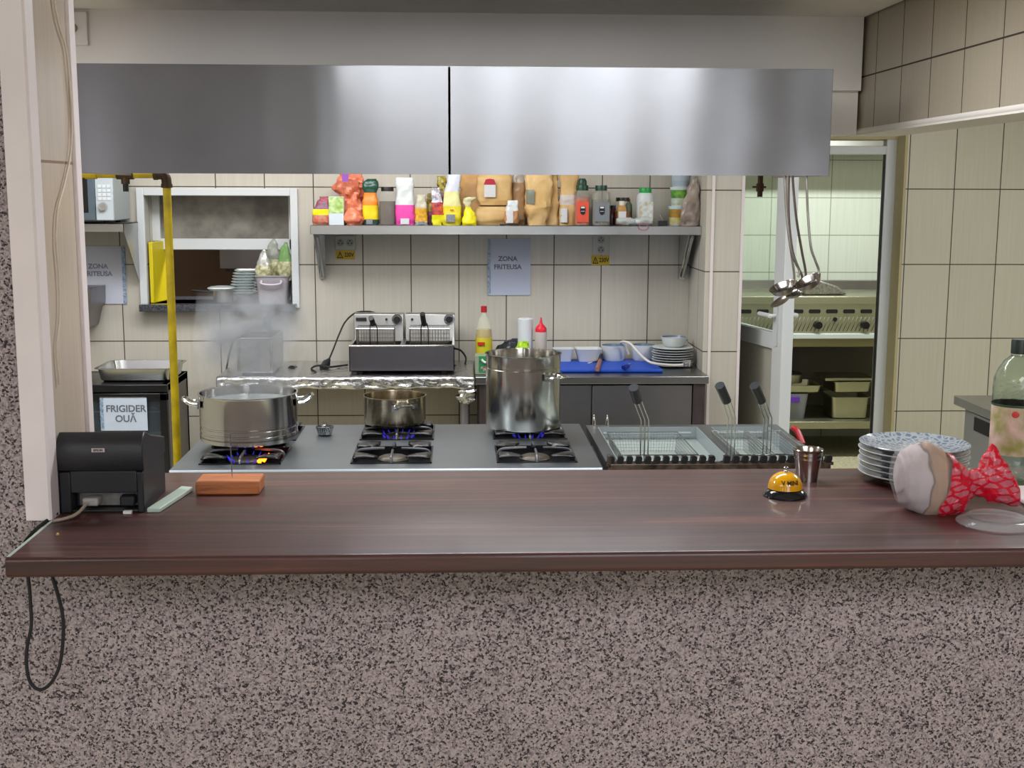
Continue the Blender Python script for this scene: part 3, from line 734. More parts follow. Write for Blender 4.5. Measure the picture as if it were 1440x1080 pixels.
POT = steel('pot_steel', '#c9c7c2', .13, .75, .06, 8)
POTW = steel('worn_pot_steel', '#b8ab92', .2, .7, .25, 9, stretch=(3, 3, 14))
POTS = steel('stock_pot_steel', '#c6c4bc', .15, .75, .16, 7, stretch=(1, 1, 3))
WATER = mat('cloudy_water', '#9aa3a4', .1, alpha=1)
def pot(name, label, x0, x1, prim, pbot, zb, grooves=(), m=None, handles=0., hz=.8, fill=None, corner=.02, hspan=.05, hout=.045, hup=.012, handle_r=.0055, yoff=0):
    pc = (x0 + x1) / 2; q = P(pc, pbot, z=zb); r = .1
    for _ in range(6):
        Y = q.y + r - corner * .5; r = (P(x1, prim, y=Y).x - P(x0, prim, y=Y).x) / 2
    Y = q.y + r - corner * .5 + yoff; h = P(pc, prim, y=Y).z - zb; X = P(pc, prim, y=Y).x
    t = thing(name, label, 'pot', (X, Y, zb))
    rw = r - .004
    pr_ = [(0, 0), (rw - corner, 0), (rw - corner * .3, corner * .3), (rw, corner)]
    for g_ in grooves: pr_ += [(rw, h * g_ - .004), (rw - .0022, h * g_ - .002), (rw - .0022, h * g_ + .002), (rw, h * g_ + .004)]
    pr_ += [(rw, h - .006), (rw + .001, h - .003), (r, h - .0015), (r, h), (rw - .002, h), (rw - .003, h - .005), (rw - .003, .012), (0, .01)]
    part('pot_body', MB().lathe(pr_, n=72), m, t)
    if fill: part('water', MB().lathe([(0, 0), (rw - .004, 0)], (0, 0, h * fill), n=48), WATER, t, label='steaming cloudy water')
    for s_ in (0, pi):
        a = handles + s_; d = Vector((cos(a), sin(a), 0)); n_ = Vector((-sin(a), cos(a), 0)); up = Vector((0, 0, 1))
        z = h * hz; b = MB()
        pts = [d * (rw - .002) + n_ * hspan + up * z, d * (rw + hout * .55) + n_ * hspan * .92 + up * (z + hup * .2), d * (rw + hout) + n_ * hspan * .55 + up * (z + hup), d * (rw + hout) - n_ * hspan * .55 + up * (z + hup), d * (rw + hout * .55) - n_ * hspan * .92 + up * (z + hup * .2), d * (rw - .002) - n_ * hspan + up * z]
        b.tube(pts, handle_r)
        for q_ in (-1, 1):
            b.at(d * (rw) + n_ * hspan * q_ + up * z, (0, 0, a)).box(-.002, .003, -.013, .013, -.012, .012)
        part('handle', b, CHROME, t)
    return t, X, Y, h, r
ZB = SZ + .024
big = pot('wide_cooking_pot', 'wide steaming stainless cooking pot on the front left burner', 279, 419, 551, 633, ZB, (.12, .24, .36), POT, R(8), .8, .82, .03, .045, .05, .018)
small = pot('low_casserole_pot', 'low worn stainless casserole pot on the back middle burner', 510, 600, 555, 604, ZB, (), POTW, R(-70), .72, None, .02, .035, .03, .01, .004)
stock = pot('tall_stock_pot', 'tall stainless stock pot on the back right burner', 682, 790, 496, 609, ZB, (.82,), POTS, R(-42), .72, None, .006, .036, .045, .004)
# small steel scourer dish on the hob
c_ = P(456, 613, z=SZ)
t = thing('wire_dish', 'small dark woven metal dish between the left and middle burners', 'dish', (c_.x, c_.y + .02, SZ))
b = MB().lathe([(0, .001), (.022, .001), (.024, .004), (.031, .03), (.0325, .032), (.031, .033), (.028, .03), (.02, .006), (0, .005)], n=28)
part('bowl', b, mat('woven_metal', '#77787a', .4, .8, var=.85, vs=120, stretch=(1, 1, 2)), t)
b = MB()
for k in range(28):
    a = 2 * pi * k / 28; b.cyl((.0245 * cos(a), .0245 * sin(a), .004), (.032 * cos(a + .25), .032 * sin(a + .25), .03), .0011, n=5)
part('weave', b, CHROME, t)
b = MB().tube([(.007 * cos(k), 0, .042 + .007 * sin(k)) for k in [i * pi / 4 for i in range(8)]], .0013, closed=True); b.cyl((0, 0, .005), (0, 0, .036), .0012, n=6); part('ring', b, CHROME, t)

# ------------------------------------------------------------ chargrill and fryer module
FX0, FX1 = .492, P(1172, 655, z=SZ).x
FY0, FY1 = 3.93, SY1 - .03
fr = thing('fryer_range', 'stainless fryer range with two oil wells right of the gas range', 'fryer', ((FX0 + FX1) / 2, 4.28, 0))
b = MB().box(FX0 + .01, FX1 - .01, FY0 + .02, FY1, .1, .72); part('body', b, SSD, fr, True)
for xx in (FX0 + .08, FX1 - .08):
    for yy in (FY0 + .1, FY1 - .1): part('leg', MB().cyl((xx, yy, 0), (xx, yy, .1), .025), SSD, fr, True)
wl = [(FX0 + .04, FX0 + .42), (FX0 + .47, FX1 - .04)]; wy0, wy1 = 3.985, 4.6
b = MB(); xs = [FX0] + [q for w_ in wl for q in w_] + [FX1]
for i in range(0, 6, 2): b.box(xs[i], xs[i + 1], wy0, wy1, SZ - .03, SZ)
b.box(FX0, FX1, wy1, FY1, SZ - .03, SZ); b.box(FX0, FX1, 3.972, wy0, SZ - .03, SZ)
part('fryer_top', b, SST, fr, True)
for a_, c_ in wl:
    b = MB(); b.box(a_ - .002, c_ + .002, wy0, wy1, SZ - .15, SZ - .145)
    b.box(a_ + .001, a_ + .004, wy0 + .001, wy1 - .001, SZ - .145, SZ - .001); b.box(c_ - .004, c_ - .001, wy0 + .001, wy1 - .001, SZ - .145, SZ - .001)
    b.box(a_ + .004, c_ - .004, wy0 + .001, wy0 + .004, SZ - .145, SZ - .001); b.box(a_ + .004, c_ - .004, wy1 - .004, wy1 - .001, SZ - .145, SZ - .001)
    b.cyl((a_ + .02, wy1 - .03, SZ - .02), (c_ - .03, wy1 - .03, SZ - .02), .005)
    w_ = part('oil_well', b, mat('well_liner', '#9aa1a4', .4, .3), fr, True)
    b = MB().box(a_ + .005, c_ - .005, wy0 + .005, wy1 - .005, SZ - .05, SZ - .048); part('frying_oil', b, mat('grey_oil', '#a7b3ae', .08, coat=.5), w_, True)
for q in (P(839, 605, z=SZ).x, P(858, 605, z=SZ).x):
    part('tap', MB().lathe([(.008, 0), (.006, .02), (.0025, .04), (0, .045)], (q, FY1 - .012, SZ - .001), n=12), CHROME, fr, True)
# grill grates: rows of steel channels seen end-on
DIRT = mat('greasy_brown_steel', '#5e5348', .45, .55, var=.7, vs=26, col2='#2b211a', bump=.4, bs=80)
SOOT = mat('soot_black_iron', '#101012', .5, .1, bump=.4, bs=90)
b = MB().box(FX0, FX1, FY0, 3.97, SZ - .12, SZ + .004); b.box(FX0, FX0 + .01, FY0, 3.97, SZ - .01, SZ + .032); part('grill_base', b, DIRT, fr, True, bevel=.003)
gx = [(P(853, 645, z=.89).x, P(1008, 645, z=.89).x, 12), (P(1016, 645, z=.89).x, P(1174, 645, z=.89).x, 12)]
for a_, c_, n_ in gx:
    g = part('grill_grate', MB().box(a_, c_, FY0 + .004, FY0 + .014, SZ - .004, SZ + .006).box(a_, c_, 3.96, 3.968, SZ - .004, SZ + .006), DIRT, fr, True)
    st = (c_ - a_) / n_
    for k in range(n_):
        cx_ = a_ + (k + .5) * st
        o_ = [(-.46 * st, .0), (-.40 * st, .010), (-.30 * st, .020), (-.42 * st, .024), (.05 * st, .026), (.40 * st, .024), (.47 * st, .016), (.36 * st, .006), (.2 * st, .0)]
        b = MB().prism([(cx_ + p[0] * .78, SZ + .003 + p[1]) for p in o_], 'y', FY0 + .002, 3.955)
        part('channel', b, SOOT, g, True)
# ------------------------------------------------------------ frying baskets
WIRE = mat('tinned_wire', '#b9bfc0', .25, 1.)
GRIP = mat('dark_grip', '#2b2e33', .4)
def basket(label, pxs, hpx, gx_):
    """pxs: rim corners back-left, back-right, front-right, front-left x at y; hpx: bend pixel of handle; gx_: grip pixel"""
    zr = SZ + .02
    bl_, br_, fr_, fl_ = [P(x, y, z=zr) for x, y in pxs]
    yb_, yf_ = (bl_.y + br_.y) / 2, (fr_.y + fl_.y) / 2
    xa, xb = (bl_.x + fl_.x) / 2, (br_.x + fr_.x) / 2
    cx_, cy_ = (xa + xb) / 2, (yb_ + yf_) / 2; w2, d2 = (xb - xa) / 2, (yb_ - yf_) / 2; dp = .085
    t = thing('frying_basket', label, 'basket', (cx_, cy_, zr - dp), group=None)
    b = MB().tube([(-w2, -d2, dp), (w2, -d2, dp), (w2, d2, dp), (-w2, d2, dp)], .0026, 6, smooth=False, closed=True)
    part('rim', b, WIRE, t)
    b = MB(); k_ = .88; sp_ = .0105; q = .0006
    def wl_(p0, p1): b.cyl(p0, p1, q, n=3, cap=False)
    nx_, ny_, nz_ = int(2 * w2 / sp_), int(2 * d2 / sp_), int(dp / sp_)
    for i in range(nx_ + 1):
        u = -1 + 2 * i / nx_
        for s_ in (-1, 1): wl_((u * w2, s_ * d2, dp), (u * w2 * k_, s_ * d2 * k_, 0))
        wl_((u * w2 * k_, -d2 * k_, 0), (u * w2 * k_, d2 * k_, 0))
    for i in range(ny_ + 1):
        u = -1 + 2 * i / ny_
        for s_ in (-1, 1): wl_((s_ * w2, u * d2, dp), (s_ * w2 * k_, u * d2 * k_, 0))
        wl_((-w2 * k_, u * d2 * k_, 0), (w2 * k_, u * d2 * k_, 0))
    for i in range(nz_):
        z = dp * i / nz_; kk = k_ + (1 - k_) * i / nz_
        for s_ in (-1, 1):
            wl_((-w2 * kk, s_ * d2 * kk, z), (w2 * kk, s_ * d2 * kk, z)); wl_((s_ * w2 * kk, -d2 * kk, z), (s_ * w2 * kk, d2 * kk, z))
    part('wire_mesh', b, WIRE, t)
    off = Vector((cx_, cy_, zr - dp))
    B = P(*hpx, y=cy_ - d2 - .005) - off; G_ = P(gx_[0], gx_[1], y=cy_ - d2 - .05) - off; T_ = P(gx_[2], gx_[3], y=cy_ - d2 - .085) - off
    b = MB()
    for s_ in (-.0125, 0, .0125):
        b.tube([(B.x + s_, -d2 * .97, dp * .6), (B.x + s_, -d2 - .002, dp), (B.x + s_, B.y, B.z), (G_.x + s_, G_.y, G_.z)], .0021, 6, smooth=False)
    part('handle_wire', b, WIRE, t)
    b = MB(); ax = (T_ - G_)
    b.tube([G_ - ax * .1, G_ + ax * .1, T_ - ax * .15, T_], [.0155, .0165], 12); part('grip', b, GRIP, t, label='dark plastic grip')
basket('wide wire frying basket resting in the left oil well', [(859, 608), (957, 608), (977, 639), (868, 641)], (907, 591), (896, 562, 891, 545))
basket('narrow wire frying basket, left one of the pair in the right oil well', [(1007, 606), (1052, 606), (1079, 639), (1030, 641)], (1029, 588), (1021, 562, 1012, 542))
basket('narrow wire frying basket, right one of the pair in the right oil well', [(1059, 606), (1105, 606), (1131, 637), (1083, 641)], (1080, 588), (1070, 562, 1061, 542))
t = thing('red_brush', 'red handled brush hanging on the right side of the fryer range', 'brush', (FX1 + .02, 4.4, .7))
part('handle', MB().tube([(-.012, .03, .195), (0, .01, .185), (.012, -.02, .145)], .011, 10), mat('dark_red_plastic', '#a31420', .4), t)
b = MB().tube([(.012, -.02, .15), (.012, -.02, .07)], .006, 8); b.box(-.006, .03, -.05, .01, .0, .07); part('bristles', b, mat('red_bristle', '#7d1a1c', .8), t)

# ============================================================ HOOD, GAS PIPE, LADLES
HOOD = steel('hood_steel', '#8b8c90', .3, .93, .2, 2.5, smear=.5, metal=.8)
HX0, HX1, HY0, HY1 = P(101, 170, y=3.75).x, P(1169, 170, y=3.75).x, 3.75, 4.39
HZ0, HZ1 = 1.797, 2.108
hd = thing('extractor_hood', 'long brushed steel extractor hood hanging over the gas range', 'hood', ((HX0 + HX1) / 2, 4.07, HZ0))
xm = P(632, 170, y=3.75).x
def dished(xa, xb, ph):
    def f(u, v):
        x = xa + (xb - xa) * u; z = HZ0 + (HZ1 - HZ0) * v
        d = .0045 * sin(u * pi * 2.2 + ph) + .0022 * sin(u * pi * 5 + 1 + ph * 2) + .0009 * sin(u * pi * 11 + ph)
        return (x, HY0 + d * (4 * u * (1 - u)) ** .5, z)
    return f
b = MB().sheet(dished(HX0, xm - .0035, .4), 48, 8); part('front_panel', b, HOOD, hd, True, sharp=60, label='left front panel')
b = MB().sheet(dished(xm + .0035, HX1, 2.1), 48, 8); part('front_panel', b, HOOD, hd, True, sharp=60, label='right front panel')
b = MB(); b.box(HX0, HX0 + .002, HY0, HY1, HZ0, HZ1); b.box(HX1 - .002, HX1, HY0, HY1, HZ0, HZ1); b.box(HX0, HX1, HY0 + .001, HY1 + .03, HZ1, HZ1 + .002)
b.box(HX0, HX1, HY0 + .006, HY0 + .009, HZ0, HZ1 - .001); b.box(xm - .02, xm + .02, HY0 + .006, HY0 + .01, HZ0, HZ1)
part('shell', b, HOOD, hd, True)
YEL = mat('yellow_gas_paint', '#c9ae0e', .4, var=.25, vs=14, col2='#a48d12', bump=.1, bs=30)
RUST = mat('brown_fitting', '#4a3620', .55, .4, var=.4, vs=30)
gp = thing('gas_pipe', 'yellow gas pipe running below the hood and down beside the range', 'pipe', (-1.05, 4.6, 0))
px_, py_ = P(236, 300, y=4.6).x, 4.6; zt = P(200, 245, y=4.6).z
b = MB().cyl((px_, py_, 0), (px_, py_, zt - .03), .0145, n=20); part('upright', b, YEL, gp, True)
b = MB().cyl((-2.0, py_, zt), (px_ - .03, py_, zt), .0145, n=20); part('crosspiece', b, YEL, gp, True)
b = MB().tube([(px_ - .035, py_, zt), (px_ - .012, py_, zt - .003), (px_ - .002, py_, zt - .014), (px_, py_, zt - .04)], .018, 14); b.cyl((px_ - .045, py_, zt), (px_ - .03, py_, zt), .0205, n=16); b.cyl((px_, py_, zt - .048), (px_, py_, zt - .034), .0205, n=16); part('elbow', b, RUST, gp, True)
tx_ = P(176, 245, y=4.6).x
b = MB().cyl((tx_ - .03, py_, zt), (tx_ + .03, py_, zt), .019, n=16); b.cyl((tx_, py_, zt - .035), (tx_, py_, zt), .015, n=14); part('tee', b, RUST, gp, True)
b = MB().cyl((tx_, py_, zt - .062), (tx_, py_, zt - .033), .010, n=12); part('nozzle', b, SOOT, gp, True)
cxp = P(128, 245, y=4.6).x
part('coupling', MB().cyl((cxp - .02, py_, zt), (cxp + .02, py_, zt), .018, n=16), YEL, gp, True)
vx = P(1069, 260, y=4.2)
t = thing('gas_valve', 'small brown gas tap hanging under the right end of the hood', 'valve', (vx.x, 4.2, vx.z - .04))
b = MB().cyl((0, 0, 0), (0, 0, .02), .009, n=12); b.cyl((0, 0, .018), (0, 0, .045), .013, n=8); b.cyl((0, 0, .045), (0, 0, .11), .009, n=12); part('tap_body', b, RUST, t)
b = MB().cyl((-.026, 0, .033), (.02, 0, .033), .003, n=8); b.cyl((0, -.02, .033), (0, 0, .033), .007); part('lever', b, RUST, t)
b = MB().cyl((vx.x, 4.2, vx.z + .062), (vx.x, 4.2, 1.9), .008); b.cyl((vx.x, 4.2, 1.9), (vx.x, 4.44, 1.9), .008)
part('feed_pipe', b, RUST, t, True)
rail_y = 3.95; rz_ = 1.845
b = MB().cyl((.6, rail_y, rz_), (HX1 - .002, rail_y, rz_), .005); b.cyl((.62, rail_y, rz_), (.62, rail_y, HZ1), .004); b.cyl((HX1 - .03, rail_y, rz_), (HX1 - .03, rail_y, HZ1), .004)
solo('hanging_rail', b, CHROME, 'thin steel rail inside the right end of the hood carrying the ladles', 'rail')
def ladle(label, tp, mids, bowl, r, tilt, yaw, Y, flat=1.):
    """tp: hook pixel, mids: handle pixels, bowl: bowl centre pixel"""
    top = P(*tp, y=Y); t = thing('ladle', label, 'ladle', P(*bowl, y=Y), group='ladles hanging from the hood')
    O = t.location
    pts = [Vector((top.x, rail_y + .004, rz_ + .008)) - O, Vector((top.x, rail_y - .012, rz_ + .004)) - O, Vector((top.x, Y, rz_ - .02)) - O] + [P(*q, y=Y) - O for q in mids]
    b = MB(); b.tube(pts, .0042, 8); part('handle', b, steel('ladle_steel', '#b5b0ac', .22, 0), t)
    prof_ = [(0, -r * .62), (r * .45, -r * .56), (r * .8, -r * .33), (r * .97, 0), (r, .002), (r * .95, .0), (r * .77, -r * .3), (r * .43, -r * .52), (0, -r * .58)]
    b = MB().at((0, 0, 0), (tilt[0], tilt[1], yaw), (1, 1, flat)).lathe(prof_, n=32); part('bowl', b, steel('bowl_steel', '#9c938f', .2, 0, .1), t)
ladle('ladle hanging furthest left under the hood, its bowl pointing left', (1102, 252), [(1106, 300), (1112, 350), (1119, 370), (1124, 380), (1122, 390)], (1101, 403), .045, (R(10), R(-24)), 0, 3.9)
ladle('ladle with a small reddish reflecting bowl between the left and right ladles', (1109, 252), [(1109, 300), (1114, 350), (1122, 375), (1128, 388), (1128, 398)], (1116, 409), .034, (R(15), R(-30)), .3, 3.955)
ladle('ladle with the thinnest handle hanging in the middle under the hood', (1114, 252), [(1119, 300), (1127, 350), (1133, 384), (1130, 402)], (1118, 403), .034, (R(12), R(-28)), .1, 4.01)
ladle('ladle hanging furthest right under the hood, its bowl tipped to the left', (1132, 252), [(1136, 300), (1140, 345), (1146, 365), (1151, 378), (1151, 385)], (1136, 395), .045, (R(8), R(-32)), 0, 3.87)
ladle('flat skimmer hanging lowest under the hood behind the ladles', (1105, 252), [(1107, 300), (1112, 350), (1117, 390), (1113, 412)], (1098, 423), .038, (R(6), R(-35)), 0, 4.07, .3)

# junction box on the lintel
t = thing('junction_box', 'square white junction box cover high on the lintel at the left', 'junction box', P(104, 40, y=4.4))
q = P(123, 17, y=4.4) - t.location; q2 = P(80, 64, y=4.4) - t.location
b = MB().box(q2.x, q.x, -.014, 0, q2.z, q.z); part('cover', b, WHITE, t, bevel=.002)
b = MB().lathe([(0, 0), (.016, 0), (.014, .008), (0, .012)], n=20); b.v = [(v[0] , -.014 - v[2], v[1]) for v in b.v]; part('screw_cap', b, mat('yellowed_plastic', '#a89a7c', .6), t)
# white cable on the jamb
pts = [P(72, -60, x=-.745), P(77, 5, x=-.745), P(84, 40, x=-.745), P(93, 70, x=-.745), P(98, 120, x=-.745), P(101, 165, x=-.745), P(99, 215, x=-.745), P(90, 260, x=-.745), P(81, 295, x=-.745), P(79, 340, x=-.745), P(83, 390, x=-.745), P(84, 440, x=-.745), P(80, 490, x=-.745), P(84, 540, x=-.745)]
b = MB().tube(pts, .0022); solo('white_cable', b, mat('white_cable', '#cdbfae', .5), 'thin white cable hanging down the tiled side of the serving opening', 'cable')

# ============================================================ BACK WALL: TABLES AND APPLIANCES
TZ = .86
def px(x0, x1, Y, y=500): return P(x0, y, y=Y).x, P(x1, y, y=Y).x
def pz(y, Y, x=640): return P(x, y, y=Y).z
# foil-covered table
xa, xb = px(303, 667, 5.95)
ft = thing('foil_covered_table', 'work table wrapped in crinkled aluminium foil against the back wall', 'table', ((xa + xb) / 2, 6.24, 0))
b = MB().box(xa + .01, xb - .01, 5.97, 6.52, TZ - .04, TZ - .006); part('table_top', b, mat('red_brown_board', '#6b3f36', .5), ft, True)
for xx in (xa + .06, xb - .045):
    for yy in (6.02, 6.46): part('leg', MB().cyl((xx, yy, 0), (xx, yy, TZ - .04), .024), mat('grey_leg', '#8e8c92', .35, .6), ft, True)
FOIL, nt, bs_ = new_mat('crinkled_foil'); bs_.inputs['Metallic'].default_value = 1; bs_.inputs['Roughness'].default_value = .22; bs_.inputs['Base Color'].default_value = lin('#cfd0d2')
tc = nt.nodes.new('ShaderNodeTexCoord'); n1 = nt.nodes.new('ShaderNodeTexVoronoi'); n1.inputs['Scale'].default_value = 28; nt.links.new(tc.outputs['Object'], n1.inputs['Vector'])
n2 = nt.nodes.new('ShaderNodeTexNoise'); n2.inputs['Scale'].default_value = 50; n2.inputs['Detail'].default_value = 4; nt.links.new(tc.outputs['Object'], n2.inputs['Vector'])
mm = nt.nodes.new('ShaderNodeMath'); mm.operation = 'ADD'; nt.links.new(n1.outputs['Distance'], mm.inputs[0]); nt.links.new(n2.outputs['Fac'], mm.inputs[1])
bp = nt.nodes.new('ShaderNodeBump'); bp.inputs['Strength'].default_value = .8; bp.inputs['Distance'].default_value = .006; nt.links.new(mm.outputs[0], bp.inputs['Height']); nt.links.new(bp.outputs[0], bs_.inputs['Normal'])
def foil(u, v):
    x = xa + (xb - xa) * u; n_ = noise.noise(Vector((x * 14, v * 30, 2))); n3 = noise.noise(Vector((x * 40, v * 60, 5)))
    if v < .3:
        k = v / .3; return (x, 5.945 + .012 * n_ * (1 - k), TZ - .055 * (1 - k) + .014 * noise.noise(Vector((x * 9, 0, 1))) * (1 - k) + .004 * n3)
    k = (v - .3) / .7; return (x, 5.95 + .57 * k, TZ + .0015 + .0025 * abs(n_))
b = MB().sheet(foil, 150, 26); part('foil', b, FOIL, ft, True, sharp=70, solid=.001)
b = MB().loft([(xb - .045, 6.0, TZ - .14, .02, .02, 1), (xb - .045, 5.99, TZ - .11, .045, .03, 1), (xb - .03, 5.98, TZ - .06, .04, .03, 1), (xb - .03, 5.98, TZ - .045, .02, .02, 1)], 20, .03, 4, 4, 30); part('foil_wad', b, FOIL, ft, True, sharp=20)

# double deep fryer
fy0 = 6.03; xa, xb = px(491, 639, fy0); zt_ = pz(486, fy0); F0 = TZ + .004
df = thing('double_fryer', 'double countertop deep fryer standing on the foil covered table', 'fryer', ((xa + xb) / 2, 6.2, F0))
b = MB(); zb_ = F0 + .012
b.box(xa, xb, fy0, fy0 + .004, zb_, zt_); b.box(xa, xa + .004, fy0, 6.42, zb_, zt_); b.box(xb - .004, xb, fy0, 6.42, zb_, zt_); b.box(xa, xb, 6.41, 6.42, zb_, zt_); b.box(xa, xb, fy0, 6.42, zb_, zb_ + .004)
xm_ = (xa + xb) / 2; b.box(xm_ - .012, xm_ + .012, fy0 + .006, 6.405, zb_, zt_ - .006)
part('housing', b, steel('fryer_steel', '#77747a', .32, .6, .2, 5), df, True)
b = MB(); b.box(xa - .002, xb + .002, fy0 - .004, fy0 + .012, zt_ - .004, zt_ + .003); b.box(xa - .002, xa + .012, fy0, 6.42, zt_ - .004, zt_ + .003); b.box(xb - .012, xb + .002, fy0, 6.42, zt_ - .004, zt_ + .003); part('rim', b, CHROME, df, True, bevel=.002)
for xx in (xa + .05, xb - .05):
    for yy in (fy0 + .04, 6.38): part('foot', MB().cyl((xx, yy, F0 - .002), (xx, yy, F0 + .013), .018), RUB, df, True)
b = MB().box(xa + .015, xb - .015, fy0 + .02, 6.4, zb_ + .03, zb_ + .032); part('oil', b, mat('dark_oil', '#2b2620', .06), df, True)
pY = 6.36; zp0, zp1 = zt_ - .02, pz(442, pY)
for i, (pa, pb_) in enumerate(((498, 568), (570, 640))):
    qa, qb = px(pa, pb_, pY); b = MB().prism([(pY, zp0), (pY + .02, zp1), (pY + .11, zp1), (pY + .11, zp0)], 'x', qa, qb); bx = part('control_box', b, SS, df, True, bevel=.004)
    kx, kz = px((559, 632)[i], 0, pY)[0], pz(449, pY)
    k_ = MB().cyl((kx, pY + .016, kz), (kx, pY - .002, kz), .027, n=24); part('dial', k_, CHROME, bx, True, label='chrome dial ring')
    k_ = MB().cyl((kx, pY, kz), (kx, pY - .018, kz), .019, .017, n=20); k_.box(kx - .004, kx + .004, pY - .026, pY - .015, kz - .017, kz + .017); part('knob', k_, BLK, bx, True)
    lx = px((544, 580)[i], 0, pY)[0]; part('indicator', MB().cyl((lx, pY + .016, kz), (lx, pY - .002, kz), .006, n=12), BLK, bx, True)
    if i == 0:
        sx0, sx1 = px(501, 516, pY); part('nameplate', MB().box(sx0, sx1, pY + .004, pY + .012, kz - .009, kz + .009), BLK, bx, True, bevel=.003)
    # basket standing in the well
    ba, bb = px((503, 577)[i], (555, 632)[i], 6.22); bz0, bz1 = zt_ - .08, pz(460, 6.22)
    m_b = thing('fryer_basket', ('left', 'right')[i] + ' wire basket standing in the double deep fryer', 'basket', ((ba + bb) / 2, 6.22, bz0), group=None)
    b = MB()
    for s_ in (-.07, .07):
        for j in range(15):
            x = ba + (bb - ba) * j / 14; b.cyl((x, 6.22 + s_, bz0), (x, 6.22 + s_, bz1), .0013, n=4)
        for j in range(8):
            z = bz0 + (bz1 - bz0) * j / 7; b.cyl((ba, 6.22 + s_, z), (bb, 6.22 + s_, z), .0013, n=4)
    for x in (ba, bb):
        for j in range(8):
            z = bz0 + (bz1 - bz0) * j / 7; b.cyl((x, 6.15, z), (x, 6.29, z), .0013, n=4)
        for j in range(6):
            y = 6.15 + .028 * j; b.cyl((x, y, bz0), (x, y, bz1), .0013, n=4)
    part('wire_mesh', b, mat('oily_wire', '#8a8070', .35, .9), m_b, True)
    b = MB().tube([(ba, 6.15, bz1), (bb, 6.15, bz1), (bb, 6.29, bz1), (ba, 6.29, bz1)], .003, 6, smooth=False, closed=True); part('rim', b, WIRE, m_b, True)
    hx = px((525, 597)[i], 0, 6.1)[0]; b = MB()
    for s_ in (-.018, .018): b.tube([(hx + s_, 6.15, bz0 + .04), (hx + s_, 6.148, bz1), (hx + s_ * .7, 6.11, bz1 + .03)], .0028, 6, smooth=False)
    part('handle_wire', b, mat('dark_wire', '#3a3835', .4, .8), m_b, True)
    b = MB().tube([(hx, 6.115, bz1 + .022), (hx - .004, 6.10, bz1 + .045), (hx - .008, 6.07, bz1 + .062 + .02 * i)], .013, 10); part('grip', b, BLK, m_b, True)
def cable(name, label, pts, r=.005, m=None):
    b = MB().tube([P(x, y, y=Y) for x, y, Y in pts], r, 8); return solo(name, b, m or RUB, label, 'cable')
fc = thing('power_cable', 'black fryer power cord arching down to its plug on the foil table', 'cable', P(456, 515, y=6.25))
b = MB().tube([P(x, y, y=Y) for x, y, Y in ((530, 441, 6.5), (518, 438, 6.5), (500, 440, 6.5), (486, 452, 6.48), (477, 470, 6.42), (468, 493, 6.35), (461, 509, 6.3))], .0045); part('cord', b, RUB, fc, True)
b = MB().cyl(P(463, 505, y=6.3), P(459, 511, y=6.28), .008, .02); b.cyl(P(459, 511, y=6.28), P(455, 517, y=6.24), .021, n=20); part('plug', b, BLK, fc, True)
b = MB(); 
for s_ in (-1, 1): b.cyl(P(455 + s_ * 2, 517, y=6.24), P(454 + s_ * 2, 521, y=6.2), .003, n=8)
part('pin', b, CHROME, fc, True)
cable('power_cable', 'black cord lying on the foil table from the double fryer towards the small fryer', [(489, 513, 6.3), (478, 514.5, 6.28), (464, 516, 6.2), (452, 514, 6.22), (443, 515, 6.22), (438, 519, 6.18), (444, 524, 6.1), (437, 527, 6.05), (420, 529, 6.02), (400, 530, 6.0)])
cable('power_cable', 'black cord looping out of the right side of the double fryer', [(639, 490, 6.4), (648, 493, 6.42), (655, 503, 6.42), (653, 513, 6.4), (645, 517, 6.36), (640, 514, 6.33)])
# small fryer behind the steam
sf = thing('single_fryer', 'small steel countertop fryer on the foil table half hidden by steam', 'fryer', (px(358, 0, 6.0)[0], 6.15, F0))
xa, xb = px(333, 384, 6.0); z1 = pz(475, 6.0)
b = MB().box(xa, xb, 6.0, 6.36, F0 + .01, z1); part('housing', b, SS, sf, True, bevel=.006)
for xx in (xa + .03, xb - .03):
    for yy in (6.04, 6.32): part('foot', MB().cyl((xx, yy, F0 - .002), (xx, yy, F0 + .011), .012), RUB, sf, True)
b = MB().box(xa + .008, xa + .016, 5.994, 6.0, F0 + .02, z1 - .01); b.box(xb - .016, xb - .008, 5.994, 6.0, F0 + .02, z1 - .01); b.box(xa, xb, 5.99, 6.002, z1 - .008, z1 + .002); b.box(xa, xa + .008, 6.002, 6.36, z1 - .006, z1 + .002); b.box(xb - .008, xb, 6.002, 6.36, z1 - .006, z1 + .002)
part('rim', b, CHROME, sf, True, bevel=.002)
xc, xd = px(352, 378, 6.25); b = MB().box(xc, xd, 6.22, 6.36, z1, pz(462, 6.22)); part('control_head', b, BLK, sf, True, bevel=.006)
b = MB().box(xc, xd, 6.215, 6.22, pz(466, 6.22), pz(463, 6.22)); part('head_plate', b, CHROME, sf, True)
b = MB().cyl(P(376, 462, y=6.25), P(376, 446, y=6.25), .02); b.cyl(P(378, 447, y=6.25), P(389, 437, y=6.22), .016, .02); part('tap_handle', b, BLKG, sf, True)
b = MB().tube([P(x, y, y=6.33) for x, y in ((331, 474), (326, 485), (321, 505), (318, 523))], .005); part('cord', b, RUB, sf, True)
b = MB().tube([P(x, y, y=6.38) for x, y in ((388, 466), (395, 474), (397, 484), (391, 488), (386, 484))], .005); part('cord_loop', b, RUB, sf, True)
t = thing('wall_plug', 'loose black plug lying on the foil table right of the small fryer', 'plug', P(413, 526, y=6.25))
b = MB().cyl(P(410, 520, y=6.25), P(415, 519, y=6.3), .022, .018); b.cyl(P(413, 526, y=6.25), P(411, 520, y=6.25), .01); part('plug_body', b, BLK, t, True)

